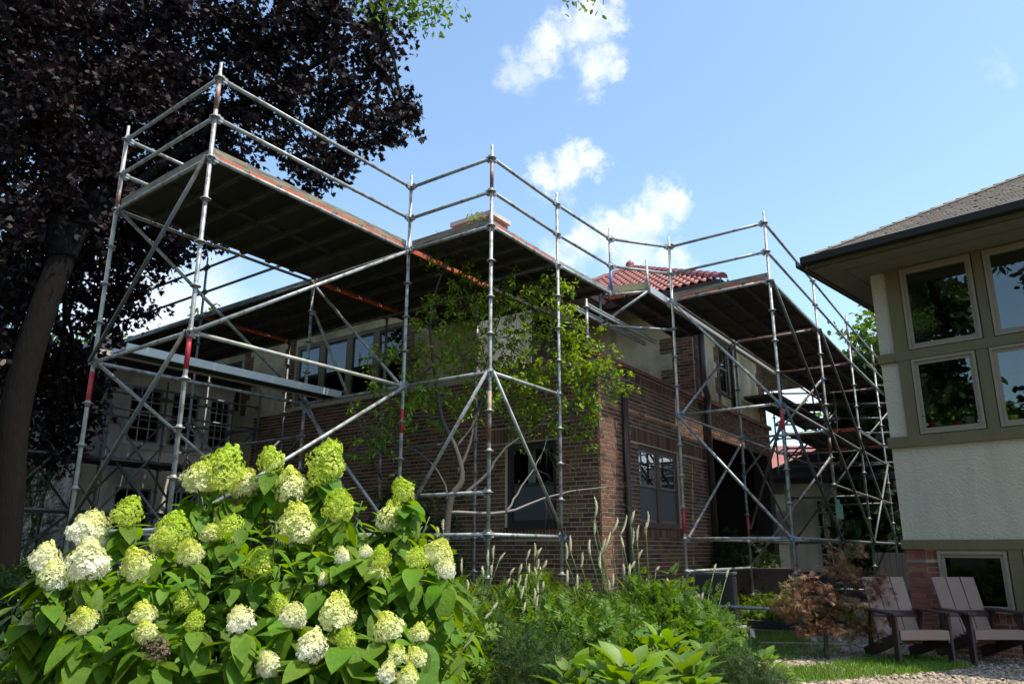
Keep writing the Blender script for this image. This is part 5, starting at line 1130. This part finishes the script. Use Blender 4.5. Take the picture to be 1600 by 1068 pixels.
shrub('meadow_rue', 'loose twiggy plant with pinkish white flowers at the foot of the pale scaffold post', 'perennial', (2.2, 9.7), .55, .5, .60, 1200, SP3, .10, M['leaf_mid'])
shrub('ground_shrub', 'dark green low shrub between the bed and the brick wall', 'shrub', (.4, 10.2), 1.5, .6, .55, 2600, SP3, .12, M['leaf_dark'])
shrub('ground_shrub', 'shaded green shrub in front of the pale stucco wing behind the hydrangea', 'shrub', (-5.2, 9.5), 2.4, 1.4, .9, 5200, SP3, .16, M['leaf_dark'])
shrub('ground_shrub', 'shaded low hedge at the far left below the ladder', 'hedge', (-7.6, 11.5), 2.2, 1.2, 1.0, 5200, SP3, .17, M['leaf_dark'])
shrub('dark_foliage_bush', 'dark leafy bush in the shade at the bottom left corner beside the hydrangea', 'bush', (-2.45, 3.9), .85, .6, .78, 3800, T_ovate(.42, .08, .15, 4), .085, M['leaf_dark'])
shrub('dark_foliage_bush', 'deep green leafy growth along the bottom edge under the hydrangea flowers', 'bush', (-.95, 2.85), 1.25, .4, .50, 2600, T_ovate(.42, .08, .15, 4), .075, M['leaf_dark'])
shrub('wall_shrub', 'dark leafy shrub against the dark brick wall left of the tree trunk', 'shrub', (-1.6, 12.2), .9, .5, 2.2, 3000, SP3, .11, M['leaf_dark'])
shrub('wall_shrub', 'dark shrub in the brown planter under the porch beside the scaffold', 'shrub', (4.75, 16.2), .7, .5, 1.5, 1800, SP3, .12, M['leaf_dark'])
shrub('ground_shrub', 'low shaded green plants behind the galvanised rail right of the air conditioner', 'shrub', (5.0, 14.6), 1.0, .7, .35, 2600, SP3, .11, M['leaf_mid'])
rl = thing('round_leaf_shrub', 'sparse upright twigs with round pale green leaves beside the little tree trunk', 'shrub', (-.72, 7.0, 0)); mb = MB(); Q, Dq = [], []
for i in range(9):
    e = Vector((-.72 + random.uniform(-.26, .3), 7.0 + random.uniform(-.15, .15), random.uniform(1.15, 1.55))); q = smooth(bend((-.72 + random.uniform(-.06, .06), 7, 0), e, 3, .08, 50 + i), 3); mb.path(q, [.006 - .004 * k_ / (len(q) - 1) for k_ in range(len(q))], 4)
    for k_ in range(3, len(q)):
        a_ = random.uniform(0, 6.28); Q.append(tuple(q[k_])); Dq.append((math.cos(a_), math.sin(a_), .3)); Q.append(tuple(q[k_])); Dq.append((-math.cos(a_), -math.sin(a_), .2))
mb.build('stems', M['bark_s'], rl, kind='stuff'); scatter('foliage', T_ovate(.75, .05, .1, 5), Q, Dq, leaf_norms(len(Q), 1), .055 + .02 * rng.random(len(Q)), M['leaf_mid'], rl)
# juniper/cedar in front of the stucco wing
shrub('arborvitae', 'dark narrow evergreen in front of the pale stucco wing at left', 'evergreen', (-9.6, 15.0), .8, .8, 4.2, 5000, NE, .22, M['needle'], spread=.16)
# hostas: big separate leaves
HT = T_ovate(.62, .12, .30, 6); hme = [leaf_mesh(HT, M['leaf_lime']), leaf_mesh(HT, M['leaf_bright'])]
def hosta(label, c, r, n, size, v=0, nm='hosta'):
    t_ = thing(nm, label, 'hosta', (c[0], c[1], 0))
    for i in range(n):
        a = i * 2.4 + random.uniform(-.3, .3); q = (i + 1) / n; el = 1.15 - q * .95; rr = r * (.15 + .65 * q)
        p = Vector((c[0] + math.cos(a) * rr, c[1] + math.sin(a) * rr, c[2] * (1.0 - .72 * q) + random.uniform(-.03, .03)))
        d = Vector((math.cos(a) * math.cos(el), math.sin(a) * math.cos(el), math.sin(el) - .25)); inst('leaf', hme[v], p, t_, rot_from(d, Vector((0, 0, 1)) + Vector((random.gauss(0, .15), random.gauss(0, .15), 0))), size * random.uniform(.75, 1.15))
    mb = MB()
    for i in range(12): a = i * .52; mb.path([(c[0], c[1], 0), (c[0] + math.cos(a) * r * .3, c[1] + math.sin(a) * r * .3, c[2] * .6)], .006, 4)
    mb.build('leaf_stalks', M['stem'], t_, kind='stuff')
hosta('bright lime hosta with broad leaves at bottom centre, nearest the camera', (.72, 5.05, .62), .42, 70, .20)
hosta('bright green hosta clump right of the nearest one, spilling toward the path', (1.22, 5.75, .52), .42, 70, .19, 1)
hosta('pale lime hosta behind the two broad-leaved ones in the bed', (1.22, 6.6, .62), .42, 60, .18)
hosta('bright hosta right behind the dark low evergreen, in the bed', (.42, 5.5, .55), .34, 48, .17, 1)
hosta('small yellow-green hosta at the path edge next to the low evergreen', (2.45, 8.0, .28), .32, 60, .15)
hosta('green hosta clump below the tall cream spikes', (1.75, 7.4, .42), .4, 60, .17, 1)
# cream seed spikes
def spikes(parent_label, base, lst, nm='bugbane_plant'):
    t_ = thing(nm, parent_label, 'perennial', (base[0], base[1], 0))
    for i, (x, y, Yd, ln, lean) in enumerate(lst):
        d = px_dir(x, y); tip = Vector((0, 0, EYE)) + d * (Yd / d.y); dv = Vector((lean, .05, 1)).normalized(); b = tip - dv * ln
        mb = MB(); r0 = .0078 + .004 * random.random()
        ln *= .85; b = tip - dv * ln; bx = Vector((random.uniform(-.1, .1) * ln, random.uniform(-.1, .1) * ln, 0)); tp = lambda q: (.45 + 2.6 * q * (1 - q) + .2 * q) * (1 - q ** 6 * .85)
        mb.path([b + dv * ln * q + bx * 4 * q * (1 - q) for q in (0, .15, .3, .5, .7, .85, 1)], [r0 * tp(q) for q in (0, .15, .3, .5, .7, .85, 1)], 7)
        for k in range(70):
            q = random.random(); p = b + dv * ln * q + bx * 4 * q * (1 - q); a = random.uniform(0, 6.28); o_ = Vector((math.cos(a), math.sin(a), .5)).normalized(); rr = r0 * tp(q)
            mb.face([p + o_ * rr * .7, p + o_ * (rr + .009) + dv * .004, p + o_ * rr * .7 + dv * .009])
        mb.build('flower_spike', M['spike'], t_)
        st = MB(); foot = Vector((tip.x * .6 + base[0] * .4, base[1], .1)); st.path(smooth([foot, foot.lerp(b, .55) + Vector((-lean * .10, 0, .05)), b], 4), [.005] * 8 + [.004], 4); st.build('stalk', M['stem'], t_)
spikes('cluster of small cream seed spikes between the scaffold posts left of the window', (-.6, 7.8), [(723, 872, 7.6, .16, .0), (731, 905, 7.6, .14, .05), (712, 925, 7.5, .13, -.1), (773, 852, 7.8, .15, .05), (764, 858, 7.8, .2, 0), (771, 880, 7.8, .15, .1), (755, 885, 7.7, .12, -.1), (790, 863, 7.8, .13, .7), (735, 928, 7.3, .15, -.15), (740, 950, 7.2, .15, -.1), (778, 940, 7.2, .13, .7), (770, 955, 7.1, .12, .9), (694, 812, 7.6, .12, 0), (684, 823, 7.6, .12, 0)])
spikes('dense fan of small cream seed spikes under the brick wall window', (.3, 8.3), [(836, 848, 8.2, .17, 0), (829, 858, 8.2, .14, .35), (847, 856, 8.2, .13, .5), (842, 872, 8.2, .13, .1), (855, 875, 8.2, .12, .5), (816, 880, 8.2, .13, .3), (828, 880, 8.2, .14, .0), (836, 885, 8.2, .18, 0), (845, 885, 8.2, .15, .05), (815, 898, 8.1, .15, .3), (825, 897, 8.1, .17, .1), (842, 900, 8.1, .19, 0), (850, 908, 8.1, .12, .1), (820, 915, 8.0, .16, .25), (836, 918, 8.0, .16, .1), (805, 887, 8.1, .1, .6), (798, 903, 8.1, .1, .5), (842, 930, 8.0, .18, .1), (822, 940, 7.9, .16, .2)])
spikes('tall leaning pale cream flower spikes at the brick corner beside the downpipe', (1.5, 8.3), [(929, 775, 8.2, .26, 0), (929, 812, 8.2, .18, 0), (966, 808, 8.3, .22, .45), (992, 797, 8.3, .18, .3), (980, 803, 8.3, .26, .35), (990, 825, 8.3, .2, .1), (999, 820, 8.3, .2, .15), (955, 830, 8.3, .28, .4), (947, 840, 8.3, .26, .4), (970, 835, 8.3, .16, -.25), (1013, 798, 8.3, .22, .15), (1011, 815, 8.3, .16, .1), (940, 862, 8.2, .2, .05), (923, 842, 8.2, .2, 0), (911, 863, 8.1, .17, .1), (892, 836, 8.1, .2, 0), (885, 848, 8.1, .2, 0), (1005, 858, 8.2, .12, .5), (985, 880, 8.1, .15, .1), (993, 876, 8.1, .12, .7), (975, 880, 8.1, .15, .05), (960, 895, 8.0, .15, .1), (952, 905, 8.0, .12, 0), (903, 897, 8.0, .18, .05), (888, 890, 8.0, .15, .05), (1120, 880, 8.9, .12, .4), (1140, 888, 8.9, .12, .4), (1043, 902, 8.6, .1, 0), (1014, 898, 8.6, .08, 0), (1031, 884, 8.6, .07, .8), (1100, 925, 8.6, .1, .3), (1093, 927, 8.6, .08, .2)])

# ------------------------------------------------------------------ japanese maple, chairs, small things on the right
jm = thing('japanese_maple', 'small bronze-red japanese maple on the gravel left of the brown chairs', 'tree', JM[0])
limb('trunk', JM, .035, .018, M['bark_s'], jm, 8, wob=.006); tw = MB()
for i, (x, y, z, r) in enumerate(JMB):
    cc = Vector((x, y, z)); limb('', bend(JM[2] if z < .8 else JM[3], cc, 4, .1, i), .012, .004, None, None, 5, sub=2, mb=tw)
    for j in range(6): limb('', bend(cc, cc + Vector((random.uniform(-1, 1), random.uniform(-1, 1), random.uniform(-.3, .3))) * r, 2, .1, j), .004, .002, None, None, 3, sub=1, mb=tw)
tw.build('twigs', M['bark_s'], jm, kind='stuff')
JP = []
for (x, y, z, r) in JMB:
    n = int(300 * r * r) + 8; q = rng.normal(size=(n, 3)) * [r * .55, r * .5, .035]; q[:, 2] -= .6 * np.hypot(q[:, 0], q[:, 1]) * .35; JP.append(q + npv((x, y, z)))
JP = np.concatenate(JP); q = np.repeat(JP, 4, 0) + rng.normal(size=(len(JP) * 4, 3)) * .035; dd = rdir(len(q)); dd[:, 2] -= .25
scatter('foliage', T_palm(), q, dd, leaf_norms(len(q), .9), .065 + .045 * rng.random(len(q)), M['jmaple'], jm)

def chair(loc, rz, label):
    t_ = thing('adirondack_chair', label, 'chair', (*loc, 0), 'brown garden chairs on the gravel'); Rz = Matrix.Rotation(rz, 3, 'Z')
    def P(x, y, z): return Vector((*loc, 0)) + Rz @ Vector((x, y, z))
    def board(nm, a, b, w, th, m, upv):
        mb = MB(); mb.beam(P(*a), P(*b), w, th, upv=Rz @ Vector(upv)); o = mb.build(nm, M[m], t_)
        bv = o.modifiers.new('b', 'BEVEL'); bv.width = .004; bv.segments = 2; return o
    for i, x in enumerate((-.185, 0, .185)): board('back_slat', (x * .96, .16, .20), (x, .46, .97), .172, .02, 'chair', (0, 1, -.4))
    for i in range(5):
        y = -.33 + i * .115; z = .395 - i * .035; board('seat_slat', (-.29, y, z), (.29, y, z), .105, .02, 'chair', (0, 0, 1))
    board('front_apron', (-.29, -.385, .35), (.29, -.385, .35), .02, .10, 'chair', (0, 0, 1))
    for s in (-1, 1):
        board('front_leg', (s * .315, -.335, 0), (s * .315, -.335, .575), .03, .11, 'chair_dark', (0, 1, 0)); board('side_rail', (s * .285, -.37, .33), (s * .285, .52, .06), .028, .13, 'chair_dark', (0, 0, 1))
        mb = MB(); mb.beam(P(s * .33, -.43, .59), P(s * .33, .30, .595), .14, .024); mb.beam(P(s * .33, -.46, .59), P(s * .33, -.43, .59), .10, .024); o = mb.build('armrest', M['chair_dark'], t_)
        board('arm_bracket', (s * .315, -.30, .45), (s * .315, -.22, .575), .02, .10, 'chair_dark', (0, 1, 0)); board('rear_leg', (s * .315, .22, .585), (s * .29, .36, .12), .028, .08, 'chair_dark', (0, 1, 0))
    board('back_rail', (-.31, .27, .545), (.31, .27, .545), .03, .07, 'chair_dark', (0, 0, 1)); board('back_rail', (-.27, .20, .26), (.27, .20, .26), .03, .07, 'chair_dark', (0, 0, 1))
chair((4.78, 9.86), R(2), 'left brown adirondack chair, partly behind the red maple leaves')
chair((5.70, 9.92), R(0), 'right brown adirondack chair, in front of the red brick base and basement window')

ac = thing('air_conditioner', 'dark grey louvred air conditioner unit beside the brick wall behind the scaffold', 'air conditioner', (3.63, 14.2, 0))
a0 = Vector((3.18, 13.95, 0)); d1 = Vector((.93, -.36, 0)).normalized(); d2 = Vector((.36, .93, 0)).normalized()
mb = MB(); mb.bar(a0 + UP * .05, d1, d2, UP, .64, .64, .84); mb.build('casing', M['ac'], ac)
for i in range(24):
    mb = MB(); mb.bar(a0 - d2 * .012 + d1 * .03 + UP * (.09 + i * .032), d1, d2, UP, .58, .012, .012); mb.build('louvre', M['ac_top'] if False else M['ac'], ac)
for i in range(24): mb = MB(); mb.bar(a0 + d1 * .64 + d2 * .03 + UP * (.09 + i * .032), d2, d1, UP, .58, .012, .012); mb.build('louvre', M['ac'], ac)
mb = MB(); mb.bar(a0 - d1 * .02 - d2 * .02 + UP * .89, d1, d2, UP, .68, .68, .035); mb.build('lid', M['ac_top'], ac)
mb = MB(); mb.bar(a0 - d1 * .05 - d2 * .05, d1, d2, UP, .84, .84, .05); mb.build('pad', M['potg'], ac)
pb = thing('planter_box', 'brown wooden planter box in the dark porch opening', 'planter', (4.9, 16.0, 0)); mb = MB(); mb.bar((4.2, 15.9, .0), d1, d2, UP, 1.3, .5, .95); mb.build('box', M['brown_frame'], pb); mb = MB(); mb.bar((4.18, 15.88, .9), d1, d2, UP, 1.34, .54, .06); mb.build('rim', M['brown_frame'], pb)
for i, (q, lb) in enumerate(zip(flags, ('small white marker flag in the grass below the air conditioner', 'small white marker flag among the low evergreen needles at the bed edge', 'white marker flag beside the little red maple trunk'))):
    t_ = thing('marker_flag', lb, 'flag', (q[0], q[1], 0)); top = Vector((q[0], q[1], q[2] + (.1 if i != 1 else .25)))
    mb = MB(); mb.tube((q[0], q[1], 0), top, .002, 5); mb.build('wire', M['white'], t_); mb = MB(); s = .9 if i < 2 else 1.2
    a, b, c, e = top, top + Vector((.05 * s, -.02, -.02)), top + Vector((.07 * s, -.01, -.12)), top + Vector((.015, .01, -.10)); mb.face([a, b, c, e]); mb.face([a + Vector((0, .002, 0)), e + Vector((0, .002, 0)), c + Vector((0, .002, 0)), b + Vector((0, .002, 0))]); mb.build('flag_sheet', M['white'], t_)
sp = thing('timber_sole_board', 'reddish timber board under the scaffold post base by the maple', 'board', (3.75, 10.9, 0)); mb = MB(); mb.bar((3.5, 11.5, .0), (1, -.1, 0), (.1, 1, 0), UP, 1.2, .22, .04); mb.build('board', M['timber'], sp)
lt_ = thing('landscape_timber', 'dark timber edging lying on the ground behind the air conditioner', 'timber', (5, 13, 0)); mb = MB(); mb.bar((4.0, 14.1, 0), Vector((.86, -.5, 0)).normalized(), Vector((.5, .86, 0)).normalized(), UP, 2.6, .14, .13); mb.build('timber', M['fence'], lt_)
sh = thing('round_leaf_bush', 'yellow and orange tinted small-leaved bush at the right edge above the chair', 'bush', (6.35, 9.5, 0))
k = 420; q = rng.normal(size=(k, 3)) * [.16, .16, .30] + npv((6.52, 9.35, .98)); scatter('foliage', T_simple(.5), q, rdir(k, .3), rdir(k, 1), .06, mat('variegated_leaf', (.30, .30, .05), .5, .2, isl=.3, hue=.03, trans=.35, col2=(.40, .18, .06), c2scale=3), sh)
mb = MB(); [mb.path([(6.5, 9.35, 0), (6.5 + .1 * i - .2, 9.35, 1.0)], .008, 5) for i in range(5)]; mb.build('stems', M['bark_s'], sh, kind='stuff')

# grass, pebbles, mulch --------------------------------------------------
def in_poly(P, poly):
    x, y = P[:, 0], P[:, 1]; ins = np.zeros(len(P), bool); j = len(poly) - 1
    for i in range(len(poly)):
        xi, yi = poly[i]; xj, yj = poly[j]; c = ((yi > y) != (yj > y)) & (x < (xj - xi) * (y - yi) / (yj - yi + 1e-12) + xi); ins ^= c; j = i
    return ins
def patch(poly, n):
    a = npv(poly); lo, hi = a.min(0), a.max(0); P = lo + rng.random((n * 3, 2)) * (hi - lo); P = P[in_poly(P, poly)][:n]; return P
def grass(poly, n, h, label):
    P = patch(poly, n); ph = np.sin(P[:, 0] * 3.1) * np.cos(P[:, 1] * 2.7); P = P[rng.random(len(P)) < .65 + .35 * ph]; d = rng.normal(size=(len(P), 3)) * .5; d[:, 2] = 1
    o = scatter('grass', T_blade(.09), np.column_stack([P, np.full(len(P), 0.)]), d, rdir(len(P)), h * (.5 + rng.random(len(P))), M['grass'], None); tag(o, label, 'grass')
grass([(2.3, 10.9), (3.4, 9.9), (4.3, 10.6), (4.5, 11.6), (4.6, 13.4), (3.9, 13.2), (3.0, 13.0), (2.5, 12.0)], 15000, .06, 'patch of short grass on the soil below the air conditioner')
grass([(2.9, 8.3), (4.3, 8.9), (5.3, 9.4), (5.2, 10.2), (4.4, 10.05), (3.2, 9.3), (2.7, 8.8)], 15000, .075, 'bright green creeping grass round the little red maple and chair feet')
def pebbles(poly, n, label):
    P = patch(poly, n); V0 = npv([(1, 0, 0), (0, 1, 0), (-1, 0, 0), (0, -1, 0), (0, 0, .6), (.6, .6, .35), (-.6, .6, .35), (-.6, -.6, .35), (.6, -.6, .35)])
    tf = [(4, 8, 5), (4, 5, 6), (4, 6, 7), (4, 7, 8), (0, 5, 8), (1, 6, 5), (2, 7, 6), (3, 8, 7), (0, 1, 5), (1, 2, 6), (2, 3, 7), (3, 0, 8)]
    d = rng.normal(size=(len(P), 3)); d[:, 2] *= .25; z = rng.normal(size=(len(P), 3)) * .3; z[:, 2] = 1
    o = scatter('pebbles', (V0, tf), np.column_stack([P, rng.random(len(P)) * .012]), d, z, .013 + .024 * rng.random(len(P)) ** 2, M['pebble'], None); tag(o, label, 'gravel')
pebbles([(1.9, 7.6), (6.6, 7.6), (8.4, 10.4), (7.9, 14.6), (5.4, 13.2), (4.3, 11.6), (3.1, 10.0), (2.2, 8.8)], 30000, 'round beige river pebbles of the path by the chairs')
P = patch([(1.2, 11.2), (3.0, 11.6), (4.2, 13.2), (3.6, 13.9), (2.6, 13.3), (1.7, 12.3)], 5000); d = rng.normal(size=(len(P), 3)); d[:, 2] *= .3
o = scatter('mulch', T_simple(.4), np.column_stack([P, .01 + rng.random(len(P)) * .02]), d, leaf_norms(len(P), .8), .03 + .04 * rng.random(len(P)), M['mulch'], None); tag(o, 'reddish brown bark mulch and dead leaves at the foot of the brick wall', 'mulch')
P = patch([(-6, 4), (1.6, 4.5), (1.9, 8.6), (2.0, 11.2), (-7, 14)], 8500); d = rng.normal(size=(len(P), 3)); d[:, 2] = .5
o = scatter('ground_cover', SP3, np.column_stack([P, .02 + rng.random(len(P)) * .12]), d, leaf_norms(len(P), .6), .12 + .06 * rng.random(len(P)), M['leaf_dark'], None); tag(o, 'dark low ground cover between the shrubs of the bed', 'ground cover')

# ------------------------------------------------------------------ far trees, hedge behind, trees behind the viewer (seen mirrored in panes)
def far_tree(name, label, base, blobs, size, m, dens=8, per=14, spread=.4, tr=.2, group=None, th=None):
    t_ = thing(name, label, 'tree', (base[0], base[1], 0), group); top = Vector(blobs[0][:3])
    limb('trunk', [(base[0], base[1], -.1), (base[0] + .1, base[1], top.z * .5), top], tr, tr * .3, M['bark'], t_, 8)
    for b in blobs[1:]: limb('limb', [Vector((base[0] + .05, base[1], top.z * .45)), Vector(b[:3])], tr * .45, tr * .12, M['bark'], t_, 6)
    p, d, c, cd = clustered(blobs, dens, per, spread); scatter('foliage', T_simple(.6), p, d, leaf_norms(len(p), .4), size * (.7 + .6 * rng.random(len(p))), M[m], t_)
far_tree('broadleaf_tree', 'light green treetop above the deck edge, behind the left roof', (-15.5, 38), [(-15.5, 38, 12.0, 1.6), (-14.0, 38, 11.6, 1.2), (-17, 38, 11.2, 1.5)], .32, 'leaf_mid', 7, 12)
far_tree('broadleaf_tree', 'pale green tree between maroon leaves and the far left roof', (-17.5, 32), [(-17.2, 32, 9.3, 1.4), (-18.4, 32, 8.8, 1.6), (-15.9, 32, 8.9, 1.2), (-20.5, 32, 8.5, 2.0)], .30, 'leaf_mid', 8, 12)
far_tree('broadleaf_tree', 'leafy green tree glimpsed at the far left edge behind the maple trunk', (-19.5, 24), [(-17.5, 24, 9.5, 2), (-19, 24, 7, 2.5), (-18.5, 24, 11.5, 2)], .28, 'leaf_bright', 8, 12)
far_tree('broadleaf_tree', 'sunlit green tree right of the distant red roof', (16.4, 36), [(16.2, 36, 4.0, 1.6), (17.6, 36, 4.6, 1.8), (15.2, 35.8, 3.2, 1.2)], .25, 'leaf_lime', 8, 12)
far_tree('broadleaf_tree', 'green tree seen over the stucco house gutter behind the right scaffold rails', (13.2, 27), [(13.2, 27, 8.0, 1.7), (14.2, 27, 6.5, 2.0), (12.4, 27, 6.0, 1.5), (13.6, 27.5, 9.2, 1.1)], .20, 'leaf_mid', 30, 12)
for i, (x, y, h, r, lb) in enumerate(((10.3, 21.8, 7.4, 1.1, 'tall dark evergreen squeezed between right scaffold and stucco house'), (11.7, 22.6, 8.0, 1.3, 'dark evergreen behind the edge of the stucco house wall'), (12.9, 24.2, 7.5, 1.6, 'rear dark evergreen deepest in the gap beside the stucco house'))):
    bl_ = [(x + random.uniform(-.25, .25), y, 1.9 + j * .75, r * (1.05 - .09 * j)) for j in range(int((h - 1.5) / .75))]; bl_ = bl_[::-1]
    far_tree('evergreen_tree', lb, (x, y), bl_, .30, 'needle', 75, 14, .20, .14)
fe = thing('board_fence', 'dark board fence in the shade between the outbuilding and the stucco house', 'fence', (9.5, 19, 0))
for i in range(26):
    mb = MB(); mb.bar(Vector((8.6, 19.0, 0)) + Vector((.15, .02, 0)) * i, (1, .1, 0), (-.1, 1, 0), UP, .14, .02, 1.25 + random.uniform(-.01, .01)); mb.build('fence_board', M['fence'], fe)
for i, (x, y, h) in enumerate(((-12, 1, 17), (-12, -8, 18), (-21, -4, 20), (-4, -12, 11), (6, -13, 10), (-25, 11, 17), (-29, 5, 18), (-30, -10, 25), (-22, -16, 22))):
    bl_ = [(x + random.uniform(-1.8, 1.8), y + random.uniform(-1.8, 1.8), h * (.22 + .075 * j), 3.0 - .12 * j) for j in range(11)]
    far_tree('garden_tree', f'broad green garden tree standing behind the viewer, {["left of the camera", "left rear", "far left rear", "centre rear", "right rear", "far left side", "furthest left side", "distant left rear", "distant centre rear"][i]}', (x, y), bl_, .42, 'leaf_dark', 3.4, 26, .6, .3)
